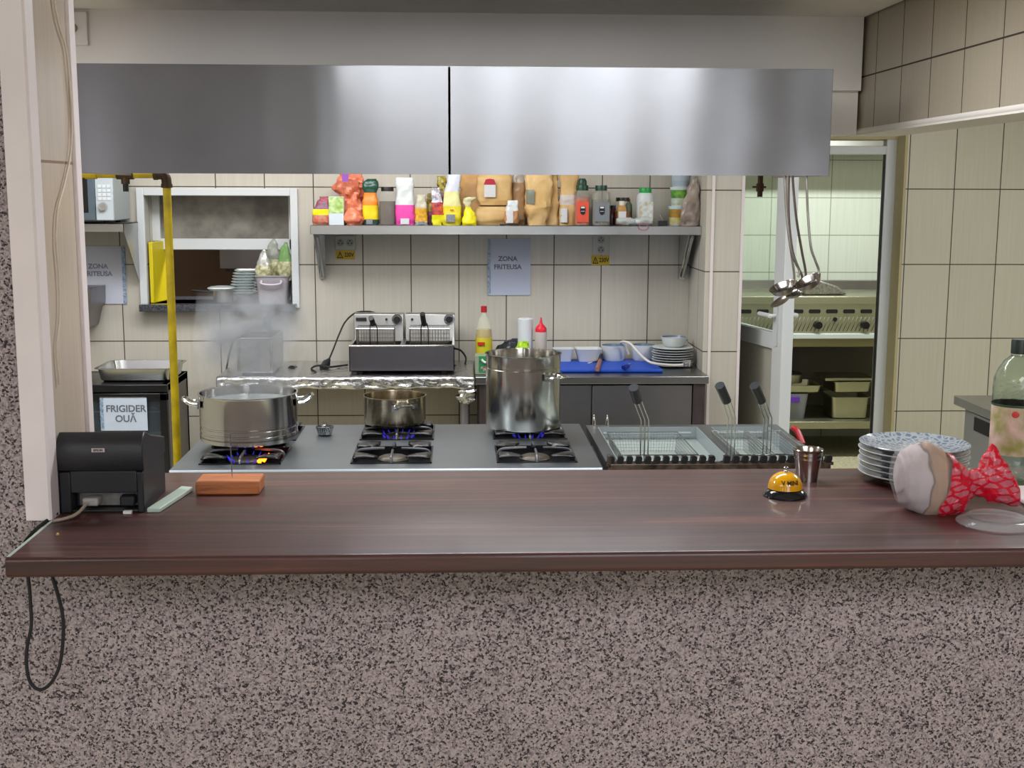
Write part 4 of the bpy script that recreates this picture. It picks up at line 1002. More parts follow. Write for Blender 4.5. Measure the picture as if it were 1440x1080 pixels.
# stainless cupboard table
xa, xb = px(668, 998, 5.95)
tb = thing('steel_cupboard_table', 'stainless worktop cupboard with sliding doors in the back right corner', 'cupboard', ((xa + xb) / 2, 6.24, 0))
b = MB().box(xa, xb, 5.95, 6.54, TZ - .038, TZ); part('worktop', b, steel('worktop_steel', '#9fa1a3', .3, 0, .15, 6), tb, True, bevel=.004)
DK = mat('dark_brown_grey_panel', '#4d4446', .45, .3, var=.3, vs=10, stretch=(6, 1, 1))
b = MB(); b.box(xa + .02, xb - .01, 6.02, 6.52, .1, TZ - .04); part('carcass', b, DK, tb, True)
q0, q1 = px(976, 993, 5.97); b = MB().box(q0, q1, 5.965, 6.02, .08, TZ - .04); part('post', b, DK, tb, True)
q0, q1 = px(674, 684, 5.97); b = MB().box(q0, q1, 5.965, 6.02, .08, TZ - .04); part('post', b, DK, tb, True)
DOOR = steel('door_steel', '#8f8f96', .3, .5, .25, 3.5, smear=.25)
q0, q1 = px(684, 833, 5.99); b = MB().box(q0, q1, 5.995, 6.005, .14, TZ - .05); part('sliding_door', b, DOOR, tb, True, bevel=.002)
q0, q1 = px(834, 975, 5.97); b = MB().box(q0, q1, 5.975, 5.985, .14, TZ - .048); part('sliding_door', b, DOOR, tb, True, bevel=.002)
for xx in (xa + .05, xb - .06):
    for yy in (6.0, 6.48): part('foot', MB().cyl((xx, yy, 0), (xx, yy, .1), .02), SSD, tb, True)
# things on the cupboard
def cxw(x0, x1, Y): a, c = px(x0, x1, Y); return (a + c) / 2, abs(c - a)
Yb = 6.3; cx_, w_ = cxw(669, 692, Yb); H_ = lambda y, Y=Yb: pz(y, Y) - TZ
ob = thing('oil_bottle', 'clear bottle of yellow oil with red cap and green label behind the tall pot', 'bottle', (cx_, Yb, TZ)); r = w_ / 2
b = MB().lathe([(0, .002), (r * .9, .002), (r, .01), (r, H_(475)), (r * .95, H_(465)), (r * .7, H_(450)), (r * .34, H_(443)), (r * .3, H_(437))], n=32)
part('bottle_body', b, mat('clear_pet', '#e6ead8', .06, alpha=.3), ob)
b = MB().lathe([(0, .004), (r * .88, .004), (r * .97, .012), (r * .97, H_(475)), (r * .92, H_(463)), (0, H_(463))], n=32); part('oil', b, mat('sunflower_oil', '#c9a51c', .1, alpha=.8), ob)
part('cap', MB().lathe([(0, H_(439)), (r * .36, H_(439)), (r * .36, H_(430.5)), (0, H_(430))], n=20), mat('red_cap', '#b3202c', .4), ob)
b = MB().lathe([(r * 1.01, H_(500)), (r * 1.02, H_(498)), (r * 1.02, H_(475)), (r * 1.01, H_(474))], n=32); part('label', b, mat('lime_label', '#b9d41f', .4, var=.5, vs=22, col2='#d9b53a'), ob)
b = MB().at((-.015, -r * 1.0, H_(482)), (0, 0, -.3), (1, .2, 1)).box(-.018, .018, -.02, .02, -.008, .008); part('logo_patch', b, mat('logo_red', '#c23328', .4), ob)
cx_, w_ = cxw(668, 692, 6.05)
ca = thing('milk_carton', 'small carton with green and white print in front of the oil bottle', 'carton', (cx_, 6.07, TZ))
b = MB().box(-w_ / 2, w_ / 2, -.04, .04, 0, pz(500, 6.03) - TZ); part('carton_box', b, mat('carton_grey', '#8f9a84', .5), ca, bevel=.002)
b = MB().box(-w_ * .28, w_ * .5, -.0412, -.04, .01, pz(501, 6.03) - TZ); part('green_print', b, mat('carton_green', '#2f8f57', .45, var=.4, vs=30), ca)
b = MB().tube([(-.01, -.042, .075), (.005, -.042, .06), (.03, -.042, .062)], .006, 8); part('white_swoosh', b, mat('print_white', '#e4e6e4', .4), ca)
b = MB().loft([(0, 0, 0, .09, .06, .8), (.0, 0, .05, .085, .055, .9), (.01, 0, pz(487, 6.35) - TZ - .01, .07, .045, 1), (.02, 0, pz(480, 6.35) - TZ, .045, .03, 1), (.035, 0, pz(476, 6.35) - TZ, .012, .01, 1)], 30, .02, 8, 5, 22)
solo('black_bag', b, mat('black_bin_film', '#2c2f36', .28, bump=.4, bs=40), 'crumpled black plastic bag behind the tall stock pot', 'bag', (px(715, 0, 6.35)[0], 6.35, TZ))
b = MB().loft([(0, 0, 0, .03, .03, 1), (0, 0, .1, .035, .03, 1), (0.005, 0, pz(480, 6.24) - TZ, .02, .02, 1)], 24, .012, 6, 5, 40)
solo('lime_bag', b, mat('lime_film', '#a5cf2c', .3), 'small bright lime green packet beside the paper roll behind the stock pot', 'packet', (px(735, 0, 6.24)[0], 6.24, TZ))
cx_, w_ = cxw(728, 749, 6.33); b = MB().lathe([(.018, .002), (w_ / 2, 0), (w_ / 2, pz(448.5, 6.33) - TZ), (w_ / 2 - .004, pz(447.5, 6.33) - TZ), (.018, pz(447.5, 6.33) - TZ), (.018, .002)], n=36)
solo('paper_roll', b, mat('white_tissue', '#d5dbe2', .9, bump=.3, bs=150), 'upright roll of white kitchen paper behind the tall stock pot', 'paper roll', (cx_, 6.33, TZ))
cx_, w_ = cxw(752, 769, 6.3); r = w_ / 2
sq = thing('squeeze_bottle', 'squeeze bottle with red pointed lid and yellow sauce beside the paper roll', 'bottle', (cx_, 6.3, TZ)); h = pz(466, 6.3) - TZ
part('bottle_body', MB().lathe([(0, 0), (r * .95, .001), (r, .006), (r, h - .006), (r * .9, h), (0, h)], n=28), mat('cloudy_plastic', '#c9c2bd', .35, alpha=.75), sq)
part('sauce', MB().lathe([(0, .003), (r * .95, .003), (r * .95, pz(478, 6.3) - TZ), (0, pz(478, 6.3) - TZ)], n=28), mat('mustard_sauce', '#b99c4c', .4), sq)
part('spout_lid', MB().lathe([(r * .95, h - .003), (r * .95, h + .014), (r * .8, h + .022), (r * .3, h + .038), (r * .22, h + .045), (r * .12, h + .07), (0, h + .072)], n=28), mat('bright_red_lid', '#e0243a', .35), sq)
POR = mat('white_porcelain', '#ced4d4', .4)
def bowlp(r, h, fr=.55, th=.004, fl=0): return [(0, .003), (r * fr * .9, .003), (r * fr, 0), (r * fr * 1.05, .002), (r * (fr + .25), h * .3), (r * .93, h * .72), (r - fl, h - .001), (r, h), (r - th, h), (r * .9 - th, h * .7), (r * (fr + .2), h * .3 + th), (0, .008)]
def rdish(name, label, x0, x1, yt, Y, grp=None):
    c_, w_ = cxw(x0, x1, Y); h = pz(yt, Y) - TZ; b = MB(); 
    b.loft([(0, 0, 0, w_ * .32, w_ * .3, .35), (0, 0, h * .3, w_ * .37, w_ * .34, .35), (0, 0, h - .003, w_ * .49, w_ * .45, .35), (0, 0, h, w_ * .5, w_ * .46, .35), (0, 0, h, w_ * .47, w_ * .43, .35), (0, 0, h * .35, w_ * .33, w_ * .31, .35)], 40, sub=1)
    return solo(name, b, POR, label, 'dish', (c_, Y, TZ), group=grp, bevel=0)
rdish('square_dish', 'small white square dish on the cupboard directly beside the stock pot', 776, 807, 490, 6.4)
rdish('square_dish', 'small white square dish on the cupboard left of the two deep bowls', 808, 845, 490, 6.4)
def rbowl(label, x0, x1, yt, Y, z=TZ, inner='#6d7f95', rot=(0, 0, 0)):
    c_, w_ = cxw(x0, x1, Y); h = pz(yt, Y) - z
    t = thing('deep_bowl', label, 'bowl', (c_, Y, z))
    part('bowl_body', MB().lathe(bowlp(w_ / 2, h, .6), n=40), POR, t)
    part('inner_glaze', MB().lathe([(0, .0095), (w_ / 2 * .78, h * .33 + .006), (w_ / 2 * .9 - .0035, h * .7), (w_ / 2 - .0045, h + .0004)], n=40), mat('blue_grey_glaze' + inner, inner, .2), t, label='blue-grey glazed inside')
    return t
rbowl('white deep bowl with grey inside, left one of two behind the blue board', 845, 881, 485.5, 6.42)
rbowl('white deep bowl with blue inside behind the white cord', 887, 922, 485, 6.42)
c_, w_ = cxw(917, 974, 6.32); R_ = w_ / 2
hp = pz(488.5, 6.3) - TZ
for k in range(8):
    pr_ = [(0, .003), (R_ * .55, .003), (R_ * .57, 0), (R_ * .62, .003), (R_, .009), (R_ * 1.005, .0105), (R_ * .99, .0115), (R_ * .6, .005), (0, .005)]
    st = (hp - .012) / 7
    nm = ['bottom plate', 'second plate from the bottom', 'third plate from the bottom', 'fourth plate from the bottom', 'fourth plate from the top', 'third plate from the top', 'second plate from the top', 'top plate']
    solo('small_plate', MB().lathe(pr_, n=44), POR, nm[k] + ' of the white stack in the back right corner', 'plate', (c_ + .003 * sin(k * 2.3), 6.32, TZ + st * k), group='white plates stacked in the back corner')
rbowl('white bowl with blue-grey inside resting on the corner plate stack', 929, 966, 474, 6.36, TZ + hp - .006, '#76849a')
# cutting board, knife, peeler, white cord
CB = TZ + .001
A, B_, C_, D_ = P(742, 524, z=CB), P(932, 524, z=CB), P(917, 508.5, z=CB), P(745, 508.5, z=CB)
b = MB().prism([(A.x, A.y), (B_.x, B_.y), (B_.x - .005, C_.y), (A.x + .005, C_.y)], 'z', CB, CB + .016)
solo('cutting_board', b, mat('blue_polyethylene', '#1a4ec0', .5, bump=.1, bs=120), 'bright blue plastic cutting board on the stainless cupboard', 'cutting board', bevel=.005, bseg=3)
zc = CB + .017
kn = thing('kitchen_knife', 'kitchen knife with brown wooden handle lying on the blue cutting board', 'knife', P(841, 514, z=zc))
h0, h1 = P(840, 519, z=zc + .006), P(844, 507, z=zc + .006)
b = MB().tube([h0, h0.lerp(h1, .5), h1], [.012, .010], 10, smooth=False); part('handle', b, mat('pear_wood', '#a8705a', .5, var=.3, vs=30), kn, True)
k0, k1 = P(844, 507, z=zc + .006), P(829, 513, z=zc)
b = MB().add([k0 + Vector((-.012, 0, 0)), k0 + Vector((.012, 0, 0)), P(838, 503, z=zc + .004), P(826, 511, z=zc)], [(0, 1, 2, 3)]); part('blade', b, CHROME, kn, True, solid=.002)
b = MB().loft([(0, 0, 0, .03, .012, 1), (.0, 0, .012, .026, .01, 1), (.012, 0, .03, .012, .008, 1)], 18, .012, 3, 3, 60); solo('crumpled_wrapper', b, mat('grey_wrapper', '#b5b5b8', .4), 'small crumpled pale wrapper behind the knife on the cutting board', 'wrapper', P(843, 505, z=zc))
pe = thing('peeler', 'small blue handled peeler lying on the blue cutting board', 'peeler', P(880, 519, z=zc))
b = MB().tube([(-.012, -.01, .006), (.0, 0, .012), (.014, .02, .012)], [.015, .010], 10, smooth=False); part('handle', b, mat('deep_blue_plastic', '#15308f', .3), pe)
b = MB().tube([(.012, .02, .012), (.026, .05, .018), (.034, .07, .014)], .004, 8); part('blade', b, CHROME, pe)
wc = thing('white_power_cable', 'white power cord curving over the bowls to its plug by the plate stack', 'cable', P(956, 516, z=TZ))
b = MB().tube([P(x, y, y=Y) for x, y, Y in ((884, 498, 6.34), (878, 486, 6.33), (873, 482, 6.3), (878, 480.5, 6.27), (887, 484, 6.24), (896, 494, 6.2), (906, 504, 6.12), (917, 510.5, 6.08), (935, 513, 6.1), (950, 514, 6.12), (960, 513, 6.14))], .0065, 10); part('cord', b, mat('white_pvc_cord', '#d9d6cf', .4), wc, True)
b = MB().box(-.022, .022, -.02, .02, 0, .038); b.v = [tuple(Vector(v) + P(965, 516, z=TZ + .002)) for v in b.v]
part('plug', b, MATS['white_pvc_cord'], wc, True, bevel=.008, bseg=3)
b = MB()
for s_ in (-.01, .01): q = P(965, 516, z=TZ + .04); b.cyl(q + Vector((s_, 0, 0)), q + Vector((s_, 0, .02)), .0025, n=8)
part('pin', b, CHROME, wc, True)

# ------------------------------------------------------------ fridge with pan
xr = P(235, 560, y=5.75).x; xl = xr - .62; fz = .857
fg = thing('egg_fridge', 'black glass-fronted fridge at the left of the back wall', 'fridge', ((xl + xr) / 2, 5.95, 0))
GREY = mat('fridge_grey', '#6b655f', .45, var=.1, vs=8)
b = MB(); b.box(xl, xl + .03, 5.78, 6.2, .02, fz); b.box(xr - .03, xr, 5.78, 6.2, .02, fz); b.box(xl, xr, 6.17, 6.2, .02, fz); b.box(xl, xr, 5.78, 6.2, .02, .08); part('cabinet', b, GREY, fg, True)
part('top_panel', MB().box(xl, xr, 5.755, 6.2, fz - .035, fz), mat('black_lacquer', '#17181b', .22), fg, True, bevel=.003)
b = MB(); w = .035; b.box(xl, xl + w, 5.75, 5.78, .05, fz - .04); b.box(xr - w, xr, 5.75, 5.78, .05, fz - .04); b.box(xl, xr, 5.75, 5.78, fz - .075, fz - .04); b.box(xl, xr, 5.75, 5.78, .05, .1)
d = part('door', b, BLKG, fg, True, bevel=.003)
part('glass', MB().box(xl + w, xr - w, 5.764, 5.768, .1, fz - .075), mat('dark_glass', '#55606a', .04, alpha=.35), d, True)
for z in (.72, .52, .3): part('wire_shelf', MB().box(xl + .03, xr - .03, 5.80, 6.15, z, z + .006), mat('pale_wire', '#8c98a4', .4), fg, True)
for (p0, p1, y0, y1, c) in ((168, 182, 549, 558, '#7fa8c8'), (184, 200, 549, 558, '#6f96b8'), (210, 219, 557, 566, '#9fb4c2')):
    a_, c_ = px(p0, p1, 5.88); bx = MB().box(a_, c_, 5.86, 5.95, .726 if y1 < 570 else .53, pz(y0, 5.86) + .0); solo('egg_carton', bx, mat('carton' + c, c, .6), 'pale blue egg tray inside the black fridge, %s' % {168: 'leftmost at the top', 184: 'middle one at the top', 210: 'near the right edge'}[p0], 'egg tray', bevel=.004)
a_, c_ = px(208, 226, 5.88); solo('egg_carton', MB().box(a_, c_, 5.86, 5.97, .526, .526 + .09), mat('carton_teal', '#5f7d86', .6), 'teal egg tray on the middle shelf inside the black fridge', 'egg tray', bevel=.004)
# signs
PAPER = mat('blue_white_paper', '#c4d2e6', .6)
PAPW = mat('white_paper', '#cdd2e0', .6)
STRIP = mat('sleeve_strip_blue', '#3f6ea3', .4, var=.7, vs=90, col2='#a9bccb')
SLEEVE = mat('glossy_sleeve', '#dfe3ea', .06, alpha=.16, bump=.9, bs=22)
INK = mat('sign_ink', '#2c3550', .6)
def sign(label, x0, x1, y0, y1, Y, lines, strip, size, tilt=0., pm=PAPER, ink=INK, sx=1.):
    t = thing('paper_sign', label, 'sign', (0, 0, 0)); a_, c_ = px(x0, x1, Y, (y0 + y1) / 2); z1, z0 = pz(y0, Y), pz(y1, Y)
    t.location = ((a_ + c_) / 2, Y, z0)
    w2 = (c_ - a_) / 2; h = z1 - z0
    p_ = part('paper', MB().box(-w2, w2, -.0012, 0, 0, h), pm, t)
    s0, s1 = (-w2 - .016, -w2) if strip < 0 else (w2, w2 + .018)
    part('punched_strip', MB().box(s0, s1, -.0014, 0, 0, h), STRIP, t)
    b = MB().sheet(lambda u, v: ((min(s0, -w2) + (max(s1, w2) - min(s0, -w2)) * u), -.003 - .0018 * noise.noise(Vector((u * 5, v * 6, 1))), -.002 + (h + .008) * v), 24, 24)
    part('plastic_sleeve', b, SLEEVE, t)
    for s, lx, lz in lines: text('lettering', s, size, p_, (px(lx, 0, Y, lz)[0] - t.location.x, -.0016, pz(lz, Y) - z0), ink, bold=.0012, sx=sx)
    return t
sign('white sign reading FRIGIDER OUĂ taped to the black fridge door', 146, 207, 558, 603, 5.745, [('FRIGIDER', 177, 573), ('OUĂ', 177, 587)], -1, .044, pm=PAPER)
sign('white sleeved sign reading ZONA FRITEUSA on the wall below the microwave shelf', 116, 172, 347, 427, 6.545, [('ZONA', 138, 375), ('FRITEUSA', 138, 385.5)], 1, .034, pm=PAPW, ink=mat('faint_ink', '#6d7390', .6))
sign('crinkled plastic sleeved sign reading ZONA FRITEUSA on the middle of the back wall', 690, 746, 336, 415, 6.545, [('ZONA', 714, 364), ('FRITEUSA', 714, 375.5)], -1, .034, pm=mat('lilac_paper', '#b9c2dc', .6), ink=mat('faint_ink2', '#4d5270', .6))
# steel tray on the fridge
PAN = steel('pan_steel', '#b9bab8', .24, .3, .1, 6)
def gn_pan(name, label, cx, cy, z, w, d, h, m=PAN, rz=0, group=None, cat='tray'):
    b = MB(); e = .22
    b.loft([(0, 0, 0, w / 2 - .035, d / 2 - .035, e), (0, 0, .008, w / 2 - .024, d / 2 - .024, e), (0, 0, h - .002, w / 2 - .014, d / 2 - .014, e), (0, 0, h, w / 2, d / 2, e), (0, 0, h + .002, w / 2, d / 2, e), (0, 0, h + .002, w / 2 - .016, d / 2 - .016, e), (0, 0, .01, w / 2 - .027, d / 2 - .027, e)], 56, sub=1)
    return solo(name, b, m, label, cat, (cx, cy, z), rz, group=group)
a_, c_ = px(131, 246, 5.85); gn_pan('steel_tray', 'shallow stainless tray standing on top of the black fridge', (a_ + c_) / 2, 5.98, fz + .001, c_ - a_, .33, .062)

# ------------------------------------------------------------ upper left shelf and microwave
sz1, sz0 = pz(315, 6.25), pz(327, 6.25); xr = P(174, 320, y=6.25).x
sh = thing('wall_shelf', 'short steel wall shelf at the left carrying the microwave', 'shelf', (-2.1, 6.4, sz0))
b = MB().box(-2.62, xr, 6.25, 6.545, sz1 - .004, sz1); b.box(-2.62, xr, 6.25, 6.253, sz0, sz1); b.box(xr - .003, xr, 6.25, 6.545, sz0, sz1); part('shelf_board', b, SS, sh, True)
b = MB().prism([(6.262, sz0), (6.545, sz0), (6.545, pz(397, 6.5)), (6.525, pz(397, 6.5))], 'x', xr - .006, xr - .003); part('bracket', b, SS, sh, True)
mf = 6.22; xq = P(159, 280, y=mf).x; mz = sz1 + .012; mt = mz + .275
mw = thing('microwave', 'white microwave oven with dark door on the left wall shelf', 'microwave', (xq - .23, 6.37, sz1))
b = MB().box(xq - .48, xq, mf + .012, 6.53, mz, mt); part('housing', b, mat('pale_grey_enamel', '#a8b0b2', .4), mw, True, bevel=.006)
p0 = P(134, 280, y=mf).x
b = MB().box(p0, xq, mf, mf + .014, mz + .002, mt - .003); cp = part('control_panel', b, mat('silver_panel', '#b9c4cc', .35), mw, True, bevel=.004)
part('display', MB().box(p0 + .012, xq - .012, mf - .002, mf, mt - .05, mt - .02), BLKG, cp, True)
b = MB()
for i in range(3):
    for j in range(4): b.box(p0 + .014 + i * .022, p0 + .031 + i * .022, mf - .003, mf, mt - .115 - j * .02, mt - .1 - j * .02)
part('keypad', b, mat('key_white', '#d5dbe0', .4), cp, True)
kx, kz = P(145, 292, y=mf).x, pz(292, mf)
part('knob', MB().cyl((kx, mf, kz), (kx, mf - .016, kz), .022, .019, n=24), CHROME, cp, True)
d = part('door', MB().box(xq - .48, p0 - .002, mf, mf + .014, mz + .002, mt - .003), mat('slate_door', '#56646f', .3), mw, True, bevel=.004)
part('window', MB().box(xq - .44, p0 - .035, mf - .002, mf, mz + .04, mt - .04), BLKG, d, True)
for xx in (xq - .43, xq - .05):
    for yy in (mf + .05, 6.48): part('foot', MB().cyl((xx, yy, sz1), (xx, yy, mz + .002), .012), RUB, mw, True)
Y_ = 6.3
b = MB().prism([(-2.3, pz(405, Y_)), (P(129, 400, y=Y_).x, pz(406, Y_)), (P(129.5, 430, y=Y_).x, pz(431, Y_)), (P(125, 430, y=Y_).x, pz(435, Y_)), (P(119, 455, y=Y_).x, pz(462, Y_)), (-2.3, pz(475, Y_))], 'y', 6.28, 6.546)
solo('steel_wall_box', b, SSD, 'grey steel wall box half hidden behind the left side of the opening', 'wall box')

# ------------------------------------------------------------ sockets with warning stickers
WHP = mat('socket_white', '#b9bcb6', .4)
def socket(label, x0, x1, y0, y1, vert):
    Y = 6.549; a_, c_ = px(x0, x1, Y, y0); z1, z0 = pz(y0, Y), pz(y1, Y); cx_, cz_ = (a_ + c_) / 2, (z0 + z1) / 2
    t = thing('power_socket', label, 'socket', (cx_, Y, cz_)); w2, h2 = (c_ - a_) / 2, (z1 - z0) / 2
    part('plate', MB().box(-w2, w2, -.012, 0, -h2, h2), WHP, t, bevel=.003)
    for s_ in (-1, 1):
        q = (0, s_ * h2 * .48) if vert else (s_ * w2 * .46, 0)
        b = MB().cyl((q[0], -.0115, q[1]), (q[0], -.013, q[1]), .019, n=24); o = part('outlet', b, mat('outlet_grey', '#9a9d98', .5), t)
        b = MB()
        for k_ in ((0, 1), (-1, -.4), (1, -.4)): b.cyl((q[0] + k_[0] * .009, -.0128, q[1] + k_[1] * .009), (q[0] + k_[0] * .009, -.0136, q[1] + k_[1] * .009), .0033, n=8)
        part('hole', b, MATS['ink_black'], o)
    return t
socket('white double wall socket above a yellow sticker, under the left end of the shelf', 471, 500, 331, 351.5, False)
socket('white double wall socket above a yellow sticker, under the shelf beside the steel edge', 833, 857, 329, 358, True)
YS = mat('warning_yellow', '#c6a910', .45)
def sticker(label, x0, x1, y0, y1):
    Y = 6.549; a_, c_ = px(x0, x1, Y, y0); z1, z0 = pz(y0, Y), pz(y1, Y); w = c_ - a_; h = z1 - z0
    t = thing('warning_sticker', label, 'sticker', ((a_ + c_) / 2, Y, z0))
    p_ = part('label_sheet', MB().box(-w / 2, w / 2, -.001, 0, 0, h), YS, t)
    b = MB(); k = .28 * w
    tri = [(-w * .44, .14 * h), (-w * .1, .14 * h), (-w * .27, .9 * h)]
    o = [Vector((x, -.0016, z)) for x, z in tri]; cc = (o[0] + o[1] + o[2]) / 3; inn = [cc.lerp(q, .62) for q in o]
    b.add(o + inn, [(0, 1, 4, 3), (1, 2, 5, 4), (2, 0, 3, 5)]); b.box(cc.x - .0014, cc.x + .0014, -.0018, -.001, cc.z - .006, cc.z + .010)
    part('triangle', b, MATS['ink_black'], p_)
    text('lettering', '230V', h * .62, p_, (w * .2, -.0016, h * .5), MATS['ink_black'], bold=.0008, sx=.78)
sticker('yellow 230V warning sticker under the left wall socket', 472, 499, 352.3, 365)
sticker('yellow 230V warning sticker under the right wall socket', 831.5, 857, 359, 372.5)

# ============================================================ LONG SHELF
SHZ = 1.577; xa, xb = px(436, 987, 6.25, 320)
sh = thing('wall_shelf', 'long stainless wall shelf full of spices and bags on the back wall', 'shelf', ((xa + xb) / 2, 6.4, 1.535))
b = MB().box(xa, xb, 6.25, 6.545, SHZ - .003, SHZ); b.box(xa, xb, 6.25, 6.253, SHZ - .044, SHZ); b.box(xa, xa + .003, 6.25, 6.545, SHZ - .044, SHZ); b.box(xb - .003, xb, 6.25, 6.545, SHZ - .044, SHZ)
part('shelf_board', b, SS, sh, True, bevel=.001)
for i, q in enumerate((xa + .012, xb - .06)):
    b = MB(); b.prism([(6.27, SHZ - .045), (6.545, SHZ - .045), (6.545, pz(393, 6.5)), (6.53, pz(393, 6.5))], 'x', q, q + .003)
    b.cyl((q + .02, 6.285, SHZ - .055), (q + .02, 6.535, pz(390, 6.5)), .009, n=12); b.box(q, q + .03, 6.54, 6.546, pz(393, 6.5), SHZ - .045)
    part('bracket', b, CHROME if i else SS, sh, True)
def sx_(x0, x1, Y): a, c = px(x0, x1, Y, 290); return (a + c) / 2, (c - a)
def sh_z(y, Y): return pz(y, Y) - SHZ
def bag(name, label, x0, x1, yt, Y, mats, mfun=None, d=.035, top=.85, noise_=.006, seed=1, lean=0., rings=None, cat='bag', group=None, sq=.55, label_patch=None, bottom=.95):
    cx_, w = sx_(x0, x1, Y); h = sh_z(yt, Y); w2 = w / 2
    R_ = rings or [(0, 0, 0, bottom, .8, sq), (0, 0, .12, 1, 1, sq), (0, 0, .5, .98, .9, sq), (lean * .5, 0, .78, .92 * (top * .5 + .5), .6, .7), (lean, 0, .95, top, .25, .8), (lean, 0, 1, top * .96, .1, .8)]
    rr = [(q[0] * w2, q[1] * d, q[2] * h, q[3] * w2, q[4] * d, q[5]) for q in R_]
    b = MB().loft(rr, 40, noise_, seed, 5, 32, mfun=(lambda z, u: mfun(z / h, u)) if mfun else None)
    if label_patch is None: return solo(name, b, mats, label, cat, (cx_, Y, SHZ + .0005), group=group)
    t = thing(name, label, cat, (cx_, Y, SHZ + .0005), group=group); part('pouch', b, mats, t)
    for (a0, a1, z0, z1, m, nm) in label_patch:
        # a label wrapped on the front of the pouch
        def f(u, v, a0=a0, a1=a1, z0=z0, z1=z1):
            x = (a0 + (a1 - a0) * u) * w2; z = (z0 + (z1 - z0) * v) * h
            dd = d * (1.0 if z / h < .6 else max(.3, 1 - (z / h - .6) * 1.6)) * (1 - abs(x / w2) ** 3) ** .5
            return (x, -dd - noise_ * .5 - .0015, z)
        part(nm, MB().sheet(f, 8, 4), m, t)
    return t
def M_(n, c, **k): return mat(n, c, **{**dict(rough=.38, bump=.5, bs=45), **k})
WLBL = mat('white_label', '#d3d6da', .45, var=.12, vs=120, stretch=(1, 1, 4)); GLBL = mat('grey_print', '#8f949c', .5, var=.5, vs=200)
SALM = M_('salmon_film', '#e58a68', rough=.25, alpha=.93, var=.25, vs=16, col2='#c96a50')
bag('snack_bag', 'small snack bag with yellow band and red top at the left end of the shelf', 439, 467, 277, 6.34, [M_('tan_print', '#a88a6c', var=.6, vs=60, col2='#c4534a'), M_('yellow_band', '#e3d40f'), M_('red_print', '#a83a44', var=.5, vs=70, col2='#46506e')], lambda z, u: 0 if z < .33 else (1 if z < .56 else 2), d=.03, top=.55, lean=.3, seed=2)
t = thing('tea_box', 'upright pale green and white box with lime print on the shelf', 'box', (sx_(463, 484, 6.32)[0], 6.32, SHZ)); w = sx_(463, 484, 6.32)[1]; h = sh_z(277, 6.32)
part('carton', MB().box(-w / 2, w / 2, -.03, .03, 0, h), mat('pale_carton', '#c9d4dc', .5), t, bevel=.0015)
part('lime_print', MB().box(-w / 2 + .001, w / 2 - .001, -.031, -.03, h * .42, h - .002), mat('lime_print', '#c8dca8', .45, var=.6, vs=38, col2='#86ab3a'), t)
bag('plastic_sack', 'knotted orange-pink plastic sack filled behind the tea box on the shelf', 468, 514, 244, 6.42, [SALM], d=.06, rings=[(.2, 0, 0, .7, .7, .9), (.25, 0, .12, .9, 1, .9), (.2, 0, .3, .85, 1, 1), (.15, 0, .5, .72, .8, 1), (.05, 0, .72, 1.0, .9, 1), (.1, 0, .88, .8, .6, 1), (.15, 0, 1.05, .55, .3, 1)], noise_=.02, seed=5)
bag('plastic_sack', 'small round orange-pink knotted bag at the front between tea box and coffee pouch', 483, 512, 293, 6.31, [SALM], d=.045, rings=[(0, 0, 0, .75, .7, 1), (0, 0, .3, 1, 1, 1), (-.1, 0, .65, .85, .8, 1), (-.2, 0, 1, .35, .3, 1)], noise_=.008, seed=8)
cx_, w = sx_(482, 491, 6.345); solo('tag', MB().box(-w / 2, w / 2, -.002, 0, 0, .05), mat('purple_tag', '#8d4fae', .4), 'small purple and white tag at the top of the orange-pink sack', 'tag', (cx_, 6.33, pz(256, 6.33)))
bag('coffee_pouch', 'tall pouch with dark green top and orange-yellow front on the shelf', 510, 532, 252, 6.34, [M_('green_foot', '#2c4a3c', var=.4, vs=50), M_('yellow_front', '#e8cc1a'), M_('orange_front', '#e8842c'), M_('dark_green_top', '#1f4a3c', rough=.2)], lambda z, u: 0 if z < .15 else (1 if z < .42 else (2 if z < .7 else 3)), d=.035, top=1.0, rings=[(0, 0, 0, .95, .8, .55), (0, 0, .12, 1, 1, .55), (0, 0, .5, .98, .9, .55), (0, 0, .7, .8, .7, .6), (0, 0, .8, 1.05, .7, .7), (.1, 0, .93, .95, .5, .8), (.2, 0, 1, .6, .2, .8)], seed=3, label_patch=[(-.5, .3, .02, .13, GLBL, 'barcode')])
